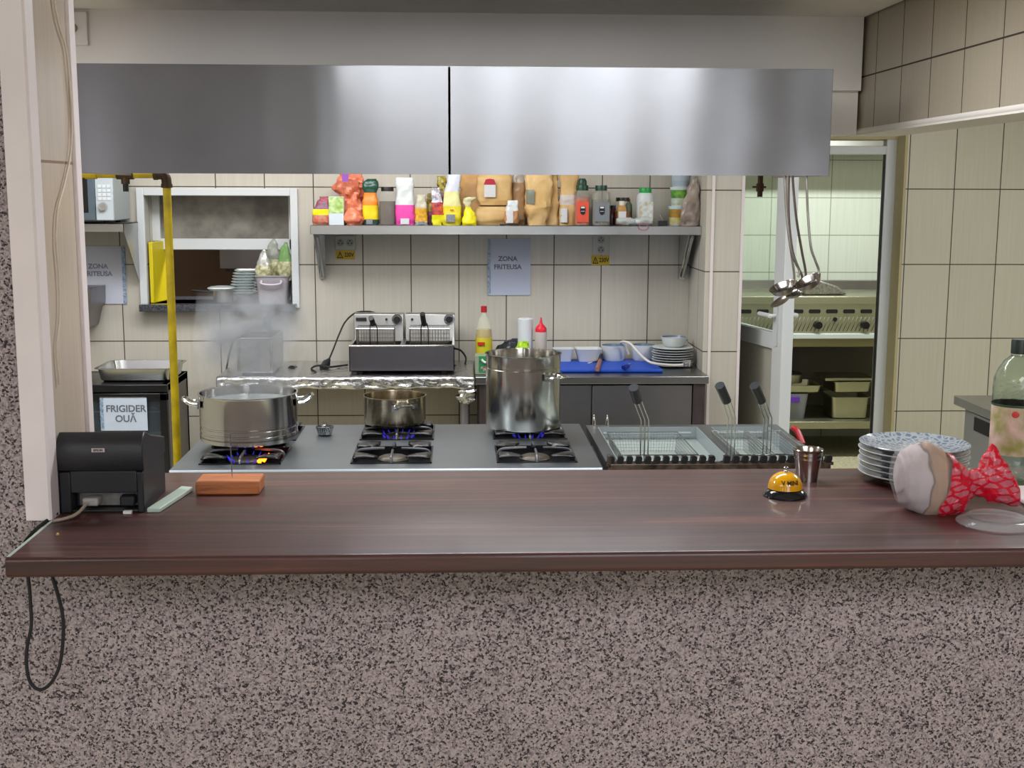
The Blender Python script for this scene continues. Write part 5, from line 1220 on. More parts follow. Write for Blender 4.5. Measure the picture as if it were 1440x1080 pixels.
def jar(label, x0, x1, yt, ylid, Y, body, lid, fill=None, ft=.7, sq=.6, lblm=None, lz=(.12, .6), cap=None, name='spice_jar', lidw=.8, cat='jar', shoulder=.12):
    cx_, w = sx_(x0, x1, Y); h = sh_z(ylid, Y); H = sh_z(yt, Y); r = w / 2
    t = thing(name, label, cat, (cx_, Y, SHZ))
    def body_(k, ztop, m, nm):
        b = MB().loft([(0, 0, .001 + (1 - k) * .03, r * .95 * k, r * .95 * k, sq), (0, 0, .01, r * k, r * k, sq), (0, 0, ztop * (1 - shoulder), r * k, r * k, sq), (0, 0, ztop * (1 - shoulder * .4), r * .93 * k, r * .93 * k, min(1, sq + .15)), (0, 0, ztop, r * lidw * k, r * lidw * k, 1)], 36, sub=2)
        return part(nm, b, m, t)
    body_(1, h, body, 'jar_body')
    if fill: part('spice', MB().loft([(0, 0, .004, r * .93, r * .93, sq), (0, 0, h * ft, r * .94, r * .94, sq)], 36, sub=1), fill, t)
    part('lid', MB().lathe([(0, h), (r * lidw * 1.03, h - .001), (r * lidw * 1.03, H - .002), (r * lidw, H), (0, H)], n=32), lid, t)
    if lblm: part('label', MB().box(-r * .8, r * .8, -r * 1.01 - .0015, -r * 1.0, h * lz[0], h * lz[1]), lblm, t)
    if cap: part('spout', MB().lathe([(0, H - .002), (r * .6, H - .002), (r * .6, H + cap * .6), (r * .4, H + cap), (0, H + cap)], n=24), lid, t)
    return t, r, h, H
JAR = mat('clear_jar', '#cfd2cb', .06, alpha=.16); JARG = mat('grey_jar', '#a9a8a0', .2, alpha=.4)
BLID = mat('black_lid', '#1d1c1c', .4); GLID = mat('green_lid', '#16402f', .35)
jar('clear jar of dark brown spice with black lid beside the white and pink bag', 533, 557, 263, 269, 6.36, JAR, BLID, mat('brown_spice', '#5a4a42', .9, var=.4, vs=160), .7, lidw=.72)
bag('flour_bag', 'tall bag with white top and bright pink lower half on the shelf', 556, 583, 250, 6.34, [M_('pink_print', '#e04aa6', rough=.4), M_('white_film', '#d3d9da', rough=.3, var=.15, vs=14)], lambda z, u: 0 if z < .4 else 1, d=.035, top=.88, seed=4, label_patch=[(-.45, .45, .02, .14, WLBL, 'barcode_label')])
bag('snack_bag', 'small clear-topped bag with orange-yellow contents beside the pink bag', 583, 602, 274, 6.34, [M_('white_base', '#c9c6bb'), M_('pasta_yellow', '#e0a92a', var=.3, vs=50), M_('clear_top', '#cfcab2', alpha=.7, rough=.2)], lambda z, u: 0 if z < .12 else (1 if z < .55 else 2), d=.03, top=.7, seed=6, label_patch=[(-.5, .5, .02, .12, GLBL, 'barcode')])
bag('snack_bag', 'dark purple and gold snack bag between two yellow bags on the shelf', 599, 618, 272, 6.38, [M_('aubergine', '#3a2233', var=.5, vs=40, col2='#7c3560'), M_('gold_print', '#b5982a', var=.5, vs=40, col2='#4f4a20')], lambda z, u: 0 if z < .45 else 1, d=.03, top=.8, seed=7)
bag('foil_packet', 'leaning thin packet with silver top and yellow foot on the shelf', 607, 623, 264, 6.31, [M_('acid_yellow', '#d8d41a'), M_('red_orange', '#d8622a', var=.5, vs=50, col2='#8a2a4a'), M_('silver_film', '#c5c2d0', rough=.15, metal=.5)], lambda z, u: 0 if z < .3 else (1 if z < .6 else 2), d=.012, top=.7, lean=-.35, seed=9, bottom=.8)
bag('herb_bag', 'tall dark olive bag with crumpled gold top behind the silver packet', 614, 630, 248, 6.43, [M_('dark_olive', '#3a3a2a', var=.5, vs=40, col2='#6f2a3a'), M_('gold_foil', '#b5a53a', rough=.25, var=.6, vs=60, col2='#3f3a18')], lambda z, u: 0 if z < .68 else 1, d=.03, top=.8, seed=10)
bag('pasta_bag', 'tall bag with white top and yellow printed base in the middle of the shelf', 622, 649, 240, 6.32, [M_('bright_yellow', '#e0d22e', var=.12, vs=30), M_('pale_yellow', '#dcd99a', rough=.3), M_('white_sheet', '#ccd2e0', rough=.35)], lambda z, u: 0 if z < .34 else (1 if z < .62 else 2), d=.04, top=.72, seed=11, rings=[(-.05, 0, 0, .9, .8, .6), (-.05, 0, .1, 1, 1, .6), (0, 0, .35, .92, .9, .7), (0, 0, .62, .78, .7, .7), (.2, 0, .8, .68, .5, .7), (.25, 0, 1, .66, .25, .8)], label_patch=[(-.6, .3, .06, .2, GLBL, 'barcode'), (-.2, .2, .27, .29, mat('red_mark', '#c0402a', .5), 'red_print')])
bag('pasta_bag', 'small yellow bag with its clear top curled over in front of the kraft sacks', 649, 671, 277, 6.30, [M_('lemon_yellow', '#e8dc1c'), M_('clear_cream', '#d6d2ae', rough=.2, alpha=.85)], lambda z, u: 0 if z < .66 else 1, d=.035, rings=[(0, 0, 0, .95, .8, .6), (0, 0, .1, 1, 1, .7), (-.02, 0, .4, .75, .7, 1), (-.15, 0, .62, .4, .4, 1), (-.25, 0, .8, .55, .4, 1), (.1, -.2, .95, .8, .4, 1), (.25, -.4, 1, .6, .2, 1)], seed=12)
KR = M_('kraft_paper', '#cda76c', rough=.6, var=.22, vs=9, col2='#e0c08a', bump=.7, bs=22); KR2 = M_('pale_kraft', '#d6b580', rough=.6, var=.2, vs=9, col2='#c29e66', bump=.7, bs=22); KD = M_('brown_kraft', '#b38a5c', rough=.6, var=.3, vs=8, col2='#c79a60', bump=.6, bs=20)
bag('kraft_sack', 'large brown kraft paper sack at the back, left of the labelled packets', 646, 704, 238, 6.46, [KD], d=.06, top=.98, noise_=.01, seed=13, sq=.45)
cx_, w = sx_(668, 716, 6.38)
b = MB().loft([(0, 0, 0, w / 2, .05, .4), (0, 0, .03, w / 2 + .008, .06, .4), (0, 0, .08, w / 2 + .004, .058, .4), (0, 0, .092, w / 2 - .01, .045, .5)], 40, .008, 14, 5, 20); solo('kraft_packet', b, KR2, 'pale kraft paper packet lying on the shelf below the labelled packet', 'packet', (cx_, 6.38, SHZ + .001))
cx_, w = sx_(671, 720, 6.40); zz_ = .1
b = MB().loft([(0, 0, 0, w / 2 - .012, .05, .4), (0, 0, .03, w / 2, .055, .4), (0, 0, .13, w / 2 + .003, .05, .4), (0, 0, .17, w / 2 - .01, .03, .5)], 40, .008, 15, 5, 20)
t = thing('kraft_packet', 'pale kraft packet with red and white house-shaped label stacked on another packet', 'packet', (cx_, 6.40, SHZ + zz_)); part('paper_wrap', b, KR2, t)
z_0, z_1, z_2 = pz(277, 6.33) - SHZ - zz_, pz(259.5, 6.33) - SHZ - zz_, pz(251, 6.33) - SHZ - zz_
l0, l1 = P(681, 265, y=6.33).x - cx_, P(697, 265, y=6.33).x - cx_
part('label', MB().box(l0, l1, -.068, -.0665, z_0, z_1), WLBL, t)
part('label_roof', MB().prism([(l0 - .003, z_1), (l1 + .003, z_1), (l1 - .008, z_2 - .004), ((l0 + l1) / 2, z_2), (l0 + .008, z_2 - .004)], 'y', -.069, -.0665), mat('label_red', '#b0243c', .45), t)
bag('powder_bag', 'clear bag of brown powder with silver top standing behind a small white packet', 719, 739, 243, 6.42, [M_('brown_powder', '#a9855f', rough=.35, var=.15, vs=20), M_('silver_top', '#b0aaa0', rough=.15)], lambda z, u: 0 if z < .8 else 1, d=.03, top=.85, seed=16)
t = bag('spice_packet', 'small packet with white label standing on a black lid on the shelf', 710, 729, 284, 6.30, [M_('orange_tan', '#c08a5c', rough=.3, var=.2, vs=30), M_('white_shine', '#cfd4d8', rough=.15)], lambda z, u: 0 if z < .55 else 1, d=.02, top=.75, lean=.15, seed=17, label_patch=[(-.85, .2, .04, .58, WLBL, 'label')])
t.location.z += .008
cx_, w = sx_(703, 729, 6.30); solo('flat_black_lid', MB().box(-w / 2, w / 2, -.03, .03, 0, .0075), BLID, 'flat black lid lying under the small white-labelled packet', 'lid', (cx_, 6.30, SHZ), bevel=.002)  # flat lid that the small packet stands on
SILV = mat('silver_grey_label', '#7f8478', .35, .3)
bag('kraft_bag', 'wide kraft paper bag with a grey label on the shelf', 735, 776, 237, 6.36, [KR], d=.055, top=.95, noise_=.011, seed=18, bottom=.62, rings=[(0, 0, 0, .62, .7, .5), (-.02, 0, .3, .82, 1, .5), (.05, 0, .34, .86, 1, .5), (.1, 0, .75, .92, .8, .5), (.12, 0, 1, .95, .3, .6)], label_patch=[(-.8, -.25, .38, .63, SILV, 'grey_label')])
bag('kraft_bag', 'narrow folded kraft paper bag right of the wide kraft bag', 765, 786, 237, 6.40, [KR], d=.05, top=.8, noise_=.01, seed=19, rings=[(0, 0, 0, 1, .8, .5), (0, 0, .3, .9, 1, .5), (.1, 0, .7, .7, .7, .5), (.1, 0, 1, .6, .3, .6)])
bag('kraft_bag', 'kraft paper bag with white shiny band and label beside the orange spice jar', 785, 813, 237, 6.38, [KR2, M_('white_sheen', '#cfc8c2', rough=.15)], lambda z, u: 0 if (z < .36 or z > .56) else 1, d=.04, top=.9, noise_=.009, seed=20, rings=[(-.05, 0, 0, .85, .8, .5), (-.05, 0, .3, .9, 1, .5), (0, 0, .6, .85, .9, .5), (.15, 0, 1, .92, .3, .6)], label_patch=[(-.85, -.15, .05, .3, WLBL, 'label')])
def badge(t, r, z, m=None):
    o = part('badge', MB().prism([(-.011, .03), (.011, .03), (.014, .012), (.011, -.006), (0, -.014), (-.011, -.006), (-.014, .012)], 'y', -r * 1.03 - .003, -r * 1.02 - .0005), mat('shield_black', '#1e222c', .4), t, loc=(0, 0, z))
    part('badge_text', MB().box(-.009, .009, -r * 1.03 - .004, -r * 1.03 - .0025, .02, .028).box(-.009, .009, -r * 1.03 - .004, -r * 1.03 - .0025, .004, .006), mat('print_white', '#e4e6e4', .4), o)
t, r, h, H = jar('spice jar with domed dark green cap and orange-red label on the shelf', 808, 829, 260, 267, 6.33, JAR, GLID, mat('paprika', '#c0664a', .9, var=.3, vs=120), .8, lblm=mat('coral_label', '#e0563f', .4), lz=(.1, .68), cap=.034); badge(t, r, h * .38)
t, r, h, H = jar('wide spice jar with flat dark green lid and grey label on the shelf', 832, 858, 260, 267, 6.33, JARG, GLID, mat('grey_pepper', '#8b867c', .9, var=.4, vs=120), .75, lblm=mat('grey_label', '#7d8389', .4), lz=(.12, .66), lidw=.62); badge(t, r, h * .38)
jar('dark red jar half hidden right of the grey spice jar', 856, 867, 288, 293, 6.42, mat('dark_red_glass', '#5a1a22', .2), BLID, None, name='sauce_jar')
jar('jar of orange spice with black lid behind the small white-capped bottle', 864, 887, 277, 282, 6.40, JAR, BLID, mat('orange_spice', '#b8682a', .9, var=.3, vs=100), .6)
jar('small bottle with white cap and white label in front of the black-lidded jar', 868, 881, 282, 288, 6.32, mat('amber_clear', '#c79a5a', .15, alpha=.8), mat('cream_cap', '#d8d2c2', .4), None, name='small_bottle', lidw=.6, lblm=WLBL, cat='bottle', lz=(.2, .7), shoulder=.25)
jar('small green bottle with red cap behind the orange spice jar', 879, 889, 279, 283, 6.45, mat('leaf_green_glass', '#3f7a3e', .2), mat('red_cap', '#b3202c'), None, name='small_bottle', lidw=.45, cat='bottle', shoulder=.3)
jar('white plastic jar with bright green cap casting a shadow on the wall', 895, 919, 263.5, 270, 6.36, mat('white_plastic', '#c9d0d4', .35), mat('bright_green_cap', '#149a48', .35), None, sq=.9, lidw=.7, name='white_jar', lblm=mat('pale_blue_label', '#cfdbe0', .4, var=.25, vs=40, col2='#b8a98a'), lz=(.1, .72), shoulder=.2)
# rolled clear bag, rubber ring, binder clip
cx_, w = sx_(867, 917, 6.29)
b = swap(MB()).loft([(.021, 0, -w / 2, .014, .018, 1), (.02, 0, -w / 4, .019, .022, 1), (.019, 0, 0, .017, .02, 1), (.023, 0, w / 4, .022, .024, 1), (.022, 0, w / 2, .018, .018, 1)], 24, .006, 22, 6, 50)
solo('rolled_bag', b, mat('white_translucent_film', '#c9d0d0', .15, alpha=.72, bump=.6, bs=60), 'rolled translucent plastic bag lying along the front of the shelf', 'bag', (cx_, 6.29, SHZ + .001))
cc = P(905, 318, y=6.245); b = MB().tube([(.026 * cos(a * pi / 6), 0, .016 * sin(a * pi / 6)) for a in range(12)], .0016, closed=True); b.v = [(x, y - .004 , z) for x, y, z in b.v]
solo('rubber_band', b, mat('pink_rubber', '#c2567e', .4), 'pink rubber ring hanging over the front edge of the shelf', 'rubber band', (cc.x, cc.y, SHZ - .005))
cx_, w = sx_(926, 939, 6.3); t = thing('binder_clip', 'black binder clip with wire arms on the right part of the shelf', 'clip', (cx_, 6.3, SHZ))
part('clip_body', MB().prism([(-.014, 0), (.014, 0), (.011, .026), (-.011, .026)], 'x', -w / 2, w / 2), mat('clip_black', '#191a20', .3), t, bevel=.002)
b = MB(); b.tube([(-.004, 0, .024), (-.012, 0, .045), (-.014, 0, .056), (-.008, 0, .045), (.004, 0, .024)], .0013); b.tube([(-.02, 0, .012), (-.045, 0, .02), (-.06, 0, .026), (-.045, 0, .016), (-.02, 0, .008)], .0013); part('wire_arm', b, CHROME, t)
# stacked tubs
def tub(label, x0, x1, y0, y1, Y, band, top, z0):
    cx_, w = sx_(x0, x1, Y); r = w / 2; h = pz(y1, Y) - z0
    t = thing('food_tub', label, 'tub', (cx_, Y, z0)); bz_ = h * .62
    part('tub_body', MB().lathe([(0, 0), (r * .82, 0), (r * .84, .003), (r * .93, h * .86), (0, h * .86)], n=32), mat('tub_white', '#c9ced0', .35), t)
    part('label', MB().lathe([(r * .86, h * .06), (r * .935, h * .84)], n=32), top, t); part('label_band', MB().lathe([(r * .905, h * .42), (r * .945, h * .84)], n=32), band, t)
    part('lid', MB().lathe([(0, h), (r, h), (r, h * .93), (r * .97, h * .86), (0, h * .86)], n=32), mat('tub_lid', '#c8dcdc', .25), t)
    return z0 + h
z_ = tub('lowest food tub of the stack with green and orange bands', 940, 965, 317, 289, 6.38, mat('green_orange', '#c08a2a', .4, var=.8, vs=14, col2='#1e6a45'), mat('yellow_white', '#c9c9b8', .4, var=.4, vs=40, col2='#c9b520'), SHZ)
z_ = tub('middle food tub of the stack with dark green and lime label', 942, 970, 289, 262, 6.38, mat('dark_green_label', '#2a6a45', .4, var=.5, vs=30, col2='#7cb53a'), mat('lime_white', '#9fb07f', .4, var=.6, vs=40, col2='#c2cbd0'), z_ + .0005)
z_ = tub('topmost pale blue-grey food tub of the stack half hidden by the hood', 943, 971, 262, 240, 6.38, mat('pale_blue', '#aebccc', .3), mat('pale_blue2', '#9fb0c0', .3), z_ + .0005)
bag('spice_sack', 'tall clear bag of grey-brown powder leaning at the right end of the shelf', 957, 986, 249, 6.32, [M_('grey_brown_film', '#8f8078', rough=.14, var=.3, vs=14, col2='#b5a8a0', alpha=.96)], d=.04, top=.35, lean=.5, noise_=.009, seed=24, rings=[(-.1, 0, 0, .85, .8, .6), (-.1, 0, .15, .92, 1, .6), (0, 0, .45, .85, .9, .7), (.2, 0, .75, .6, .6, .8), (.4, 0, .95, .3, .25, .8), (.4, 0, 1, .25, .1, .8)])
solo('dark_packet', MB().box(0, .04, 0, .12, 0, .21), mat('dark_brown_packet', '#3b322e', .5), 'dark brown packet standing behind the clear bag at the right end of the shelf', 'packet', (P(973, 300, y=6.4).x, 6.41, SHZ + .001), bevel=.004)

# ============================================================ PASS-THROUGH SHELF THINGS
SIL = 1.1635
b = MB().prism([(-1.592, 6.56), (-1.572, 6.56), (-1.535, 6.76), (-1.555, 6.76)], 'z', SIL, pz(341, 6.56)); solo('yellow_board', b, mat('yellow_polyethylene', '#d6c414', .45), 'yellow plastic cutting board standing in the left side of the pass-through', 'cutting board', bevel=.004)
WD = mat('white_melamine', '#cfd9da', .25, coat=.3)
Yq = 6.66; zt0 = pz(414, Yq); n_ = 9; zt1 = pz(379, Yq)
c_, w = cxw(329, 366, Yq); c0 = c_
t = thing('steel_container', 'steel container holding up the stack of square dishes in the pass-through', 'container', (c_ + .01, Yq, SIL)); part('container_body', MB().lathe([(0, 0), (.05, 0), (.055, zt0 - SIL - .003), (.0, zt0 - SIL - .003)], n=28), SSD, t)
for k in range(n_):
    z = zt0 + (zt1 - zt0) * k / n_; s_ = w / 2
    nm = ['bottom', 'second from bottom', 'third from bottom', 'fourth from bottom', 'middle', 'fourth from top', 'third from top', 'second from top', 'top'][k]
    b = MB().loft([(0, 0, 0, s_ * .6, s_ * .6, .4), (0, 0, .004, s_ * .66, s_ * .66, .35), (0, 0, .0125, s_, s_, .3), (0, 0, .0145, s_, s_, .3), (0, 0, .0145, s_ * .94, s_ * .94, .3), (0, 0, .006, s_ * .64, s_ * .64, .35)], 32, sub=1)
    solo('square_plate', b, WD, 'white square dish, %s of the stack in the pass-through' % nm, 'dish', (c0 - .010 + .0035 * k if k < 8 else c0 + .022, Yq, z), R(1.5), group='square dishes stacked in the pass-through')
c_, w = cxw(303, 331, 6.6); hh = pz(408, 6.6) - SIL
t = thing('small_pan', 'small steel pan in the pass-through left of the dish stack', 'pan', (c_, 6.6, SIL)); part('pan_body', MB().lathe([(0, 0), (w / 2 * .92, 0), (w / 2, .01), (w / 2, hh), (w / 2 - .003, hh), (w / 2 - .004, .006), (0, .005)], n=32), SS, t)
b = MB().tube([(-w / 2, .02, hh * .8), (-w / 2 - .05, .03, hh * .85), (-w / 2 - .12, .05, hh * .9)], .006); part('handle', b, BLK, t)
c_, w = cxw(297, 333, 6.6); b = MB().loft([(0, 0, 0, w * .44, .07, .5), (0, 0, .012, w * .5, .08, .4), (0, 0, .016, w * .49, .078, .4), (0, 0, .02, w * .3, .05, .6)], 32, sub=2); solo('white_dish', b, WD, 'white dish laid over the small steel pan in the pass-through', 'dish', (c_, 6.6, SIL + hh + .001))
Yt = 6.60; c_, w = cxw(364, 412, Yt); hh = pz(386, Yt) - SIL
t = thing('plastic_tub', 'translucent grey plastic tub with handle at the right of the pass-through', 'tub', (c_, Yt, SIL))
TUBM = mat('grey_translucent_plastic', '#a9a5ad', .3, alpha=.85)
b = MB().loft([(0, 0, 0, w * .40, .08, .3), (0, 0, hh - .006, w * .48, .095, .3), (0, 0, hh - .006, w * .51, .1, .3), (0, 0, hh, w * .51, .1, .3), (0, 0, hh, w * .46, .09, .3), (0, 0, .01, w * .39, .075, .3)], 40, sub=1); part('tub_body', b, TUBM, t)
b = MB().tube([(-.05, -.097, hh * .82), (-.047, -.112, hh * .72), (0, -.116, hh * .68), (.047, -.112, hh * .72), (.05, -.097, hh * .82)], .006); part('handle', b, mat('pale_lilac_plastic', '#c6bcc8', .4), t)
HERB = mat('dried_herb_film', '#8a8a5c', .2, var=.7, vs=50, col2='#c9c7a8', bump=.6, bs=60)
for (x0, x1, y1, yy, lb, m, sd) in ((359, 383, 351, 6.56, 'clear bag with silver top and pale contents in the left of the tub', [HERB, mat('silver_crinkle', '#c2c4c0', .15, .3, bump=.8, bs=50)], 1), (370, 399, 336, 6.63, 'tall pointed clear bag of dried green herbs in the middle of the tub', [HERB, mat('clear_film_grey', '#9aa095', .12, alpha=.5)], 2), (389, 413, 341, 6.58, 'clear bag of pale herbs with a green edge in the right of the tub', [HERB, mat('green_clear_film', '#7fae6a', .15, alpha=.7)], 3)):
    a_, c_ = px(x0, x1, yy, 370); w2 = (c_ - a_) / 2; h = pz(y1, yy) - (SIL + hh - .03)
    b = MB().loft([(0, 0, 0, w2 * .7, .03, .8), (0, 0, h * .3, w2, .035, .8), (0, 0, h * .55, w2 * .8, .025, .8), (0, 0, h * .85, w2 * .45, .01, .9), (.005, 0, h, w2 * .12, .004, 1)], 28, .006, sd, 5, 40, mfun=lambda z, u, h=h: 0 if z < h * .5 else 1)
    solo('herb_bag', b, m, lb, 'bag', ((a_ + c_) / 2, yy, SIL + hh - .03))
q = P(308, 341, y=7.7); q2 = P(420, 378, y=7.7)
wb = thing('steel_wall_unit', 'steel wall unit in the room seen through the pass-through', 'wall unit', ((q.x + q2.x) / 2, 7.9, q2.z))
b = MB().box(q.x, q2.x, 7.7, 8.1, q2.z, q2.z + .7); part('casing', b, SSD, wb, True, bevel=.004)
b = MB().box(q.x + .03, q2.x, 7.72, 8.1, q2.z - .02, q2.z); part('base_rail', b, BLK, wb, True)

# ============================================================ SECOND KITCHEN ROOM
GY = 8.0; gz = lambda y: pz(y, GY, 1170)
xa, xb = 1.7, 3.3
gr = thing('griddle_range', 'stainless gas griddle with two knobs in the room beyond the door', 'range', ((xa + xb) / 2, 8.35, 0))
SSY = steel('warm_steel', '#b9b79f', .34, .3, .1, 5)
b = MB(); b.box(xa, xb, GY, 8.7, gz(428), gz(417)); part('top_edge', b, SSY, gr, True, bevel=.003)
b = MB().box(xa, xb, GY + .01, 8.7, gz(470), gz(428)); fp = part('front_panel', b, SSY, gr, True)
b = MB()
for k in range(12):
    xx = P(1122 + (k - 3) * 24.2, 438, y=GY).x; 
    if xx > xb - .05 or xx < xa: continue
    b.prism([(xx - .034 + .0, gz(438) - .013), (xx + .034, gz(438) - .013), (xx + .04, gz(438)), (xx + .034, gz(438) + .013), (xx - .034, gz(438) + .013), (xx - .04, gz(438))], 'y', GY + .005, GY + .012)
part('vent_slot', b, mat('slot_black', '#0e0d0c', .6), fp, True)
b = MB()
for k in range(46):
    xx = xa + .02 + k * .027; b.add([(xx, GY + .008, gz(466)), (xx + .006, GY + .008, gz(466)), (xx + .046, GY + .008, gz(446)), (xx + .04, GY + .008, gz(446))], [(0, 1, 2, 3)])
part('pattern', b, mat('pattern_grey', '#6e6b58', .5), fp, True, solid=.001)
for kx in (1150, 1216):
    c_ = P(kx, 457, y=GY); part('knob', MB().cyl((c_.x, GY + .01, c_.z), (c_.x, GY - .03, c_.z), .028, .024, n=24), BLKG, gr, True)
c_ = P(1174, 449, y=GY); part('button', MB().cyl((c_.x, GY + .01, c_.z), (c_.x, GY - .01, c_.z), .014, n=16), BLKG, gr, True)
b = MB().box(xa, xb, GY - .02, GY + .02, gz(476), gz(469)); part('drip_rail', b, mat('white_enamel', '#c9d2d2', .3), gr, True, bevel=.003)
b = MB().box(xa, xb, GY + .02, 8.7, gz(488), gz(477)); part('apron', b, mat('warm_dull_panel', '#8f8762', .5), gr, True)
b = MB().box(xa, xb, 8.6, 8.7, gz(417), pz(395, 8.6)); part('splashback', b, SSD, gr, True)
b = MB().box(xa, xb, GY, 8.7, gz(603), gz(593)); part('lower_shelf', b, SSY, gr, True, bevel=.002)
b = MB().box(xa, xb, 8.66, 8.7, gz(593), gz(488)); part('back_panel', b, mat('dull_grey_panel', '#6a665a', .6), gr, True)  # even grey panel closing the back under the griddle
for xx in (xa + .03, xb - .03):
    for yy in (GY + .04, 8.66): part('leg', MB().box(xx - .02, xx + .02, yy - .02, yy + .02, 0, gz(488)), SSY, gr, True)
b = MB().prism([(P(1128, 416, y=8.12).x, gz(416)), (P(1190, 416, y=8.12).x, gz(416)), (P(1178, 405, y=8.12).x, gz(405)), (P(1150, 395, y=8.12).x, gz(395)), (P(1134, 400, y=8.12).x, gz(400))], 'y', 8.1, 8.27)
solo('grill_rack', b, mat('dull_grey_rack', '#8d8b80', .5, .5, var=.5, vs=60), 'dull grey sloping rack standing on the griddle beyond the door', 'rack', bevel=.01)
zs = gz(593) + .001; YP_ = 8.12
a_, c_ = px(1163, 1222, YP_, 570); gn_pan('hotel_pan', 'deep steel pan on the griddle shelf at the right, lowest one', (a_ + c_) / 2 + .01, 8.22, zs, c_ - a_, .3, gz(562) - zs, SSY, R(-3), group='steel pans stored under the griddle')
a_, c_ = px(1166, 1226, YP_, 545); gn_pan('hotel_pan', 'steel pan nested on the lower right pan under the griddle', (a_ + c_) / 2, 8.22, gz(556), c_ - a_, .3, gz(540) - gz(556), SSY, R(3), group='steel pans stored under the griddle')
a_, c_ = px(1158, 1226, YP_, 535); b = MB().box(a_, c_, 8.08, 8.36, gz(538), gz(534.5)); solo('pan_lid', b, SSY, 'flat steel pan lid on top of the right pans under the griddle', 'lid', bevel=.002)
a_, c_ = px(1090, 1157, YP_, 550); gn_pan('hotel_pan', 'shallow steel pan at the left under the griddle carrying a lidded pot', (a_ + c_) / 2, 8.22, gz(556), c_ - a_ , .3, gz(545) - gz(556), SSY, 0, group='steel pans stored under the griddle')
a_, c_ = px(1088, 1136, YP_, 570); t = thing('storage_box', 'pale plastic box with purple clip at the left under the griddle', 'box', ((a_ + c_) / 2, 8.22, zs)); h_ = gz(557) - zs
part('box_body', MB().loft([(0, 0, 0, (c_ - a_) * .42, .12, .3), (0, 0, h_, (c_ - a_) * .5, .14, .3)], 36, sub=1), mat('bluish_plastic', '#8c9094', .4), t)
q0, q1 = px(1100, 1124, 8.08, 565); part('clip', MB().box(q0 - t.location.x, q1 - t.location.x, -.15, -.13, gz(568) - zs, gz(561) - zs), mat('purple_clip', '#6a35b0', .4), t)
a_, c_ = px(1096, 1140, YP_, 530); t = thing('lidded_pan', 'round steel pan with domed lid on the left pan under the griddle', 'pan', ((a_ + c_) / 2, 8.22, gz(544))); w = (c_ - a_) / 2; h_ = gz(528) - gz(544)
part('pan_body', MB().lathe([(0, 0), (w * .7, 0), (w * .72, h_ * .7), (0, h_ * .7)], n=32), SSY, t); part('lid', MB().lathe([(w * .75, h_ * .7), (w * .74, h_ * .75), (w * .5, h_ * .95), (0, h_)], n=32), SSD, t)
rk = P(1137, 611, y=6.9)
t = thing('red_handle_brush', 'red handled scrubbing brush hanging on the door frame side behind the baskets', 'brush', (P(1140, 620, y=4.9).x, 4.9, 0)) if False else None
a_, c_ = 1.9, 3.3
hz0 = pz(215, 8.35, 1200)
t = thing('canopy_hood', 'steel extractor hood edge in the room beyond the door', 'hood', (2.5, 8.5, hz0))
b = MB().box(1.3, 3.6, 8.35, 8.36, hz0, hz0 + .3); b.box(1.3, 3.6, 8.36, 8.74, hz0 + .29, hz0 + .3); part('canopy', b, SS, t, True)

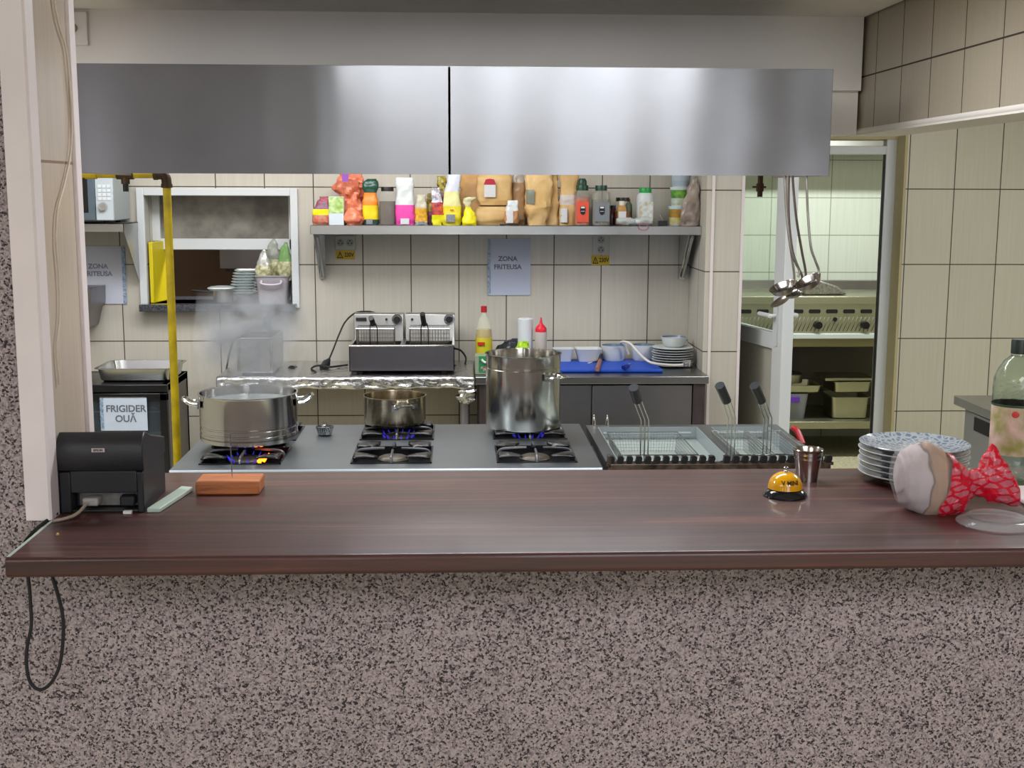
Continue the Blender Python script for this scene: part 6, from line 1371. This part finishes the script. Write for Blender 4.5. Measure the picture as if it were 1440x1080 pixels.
# ============================================================ STEAM
sv = bpy.data.materials.new('steam'); sv.use_nodes = True; nt = sv.node_tree; nt.nodes.clear()
out = nt.nodes.new('ShaderNodeOutputMaterial'); pv = nt.nodes.new('ShaderNodeVolumePrincipled'); nt.links.new(pv.outputs[0], out.inputs['Volume'])
pv.inputs['Color'].default_value = (.95, .97, 1, 1); pv.inputs['Anisotropy'].default_value = .1
tc = nt.nodes.new('ShaderNodeTexCoord'); n = nt.nodes.new('ShaderNodeTexNoise'); n.inputs['Scale'].default_value = 9; n.inputs['Detail'].default_value = 4; n.inputs['Distortion'].default_value = .8
nt.links.new(tc.outputs['Object'], n.inputs['Vector'])
mr = nt.nodes.new('ShaderNodeMapRange'); mr.inputs['From Min'].default_value = .40; mr.inputs['From Max'].default_value = .68; mr.inputs['To Min'].default_value = .0; mr.inputs['To Max'].default_value = 1; nt.links.new(n.outputs['Fac'], mr.inputs[0])
# soft fading towards the plume's border: distance from the rising axis
sp_ = nt.nodes.new('ShaderNodeSeparateXYZ'); nt.links.new(tc.outputs['Object'], sp_.inputs[0])
def mth(op, a, b_=None, v=None):
    q = nt.nodes.new('ShaderNodeMath'); q.operation = op
    nt.links.new(a, q.inputs[0]) if not isinstance(a, (int, float)) else setattr(q.inputs[0], 'default_value', a)
    if b_ is not None: nt.links.new(b_, q.inputs[1])
    if v is not None: q.inputs[1].default_value = v
    return q.outputs[0]
SH_ = .38
xx = mth('SUBTRACT', sp_.outputs['X'], mth('MULTIPLY', sp_.outputs['Z'], v=.05))
r2 = mth('SQRT', mth('ADD', mth('MULTIPLY', xx, xx), mth('MULTIPLY', sp_.outputs['Y'], sp_.outputs['Y'])))
rad = nt.nodes.new('ShaderNodeMapRange'); rad.inputs['From Min'].default_value = .21; rad.inputs['From Max'].default_value = .04; nt.links.new(r2, rad.inputs[0])
up = nt.nodes.new('ShaderNodeMapRange'); up.inputs['From Min'].default_value = SH_; up.inputs['From Max'].default_value = .26; nt.links.new(sp_.outputs['Z'], up.inputs[0])
lo = nt.nodes.new('ShaderNodeMapRange'); lo.inputs['From Min'].default_value = .0; lo.inputs['From Max'].default_value = .24; lo.inputs['To Min'].default_value = .2; nt.links.new(sp_.outputs['Z'], lo.inputs[0])
den = mth('MULTIPLY', mth('MULTIPLY', mth('MULTIPLY', rad.outputs[0], up.outputs[0]), mr.outputs[0]), lo.outputs[0])
nt.links.new(mth('MULTIPLY', den, v=25), pv.inputs['Density'])
t_, X_, Yp, hp_, rp_ = big
b = MB().loft([(0, 0, 0, rp_ * .9, rp_ * .9, 1), (0, 0, .05, rp_ * .95, rp_ * .95, 1), (.02, 0, .2, .2, .2, 1), (.04, 0, SH_, .2, .2, 1)], 32, sub=1)
o = solo('steam_plume', b, sv, 'white steam rising from the wide cooking pot', 'steam', (X_, Yp, ZB + hp_ * .84)); o['kind'] = 'stuff'
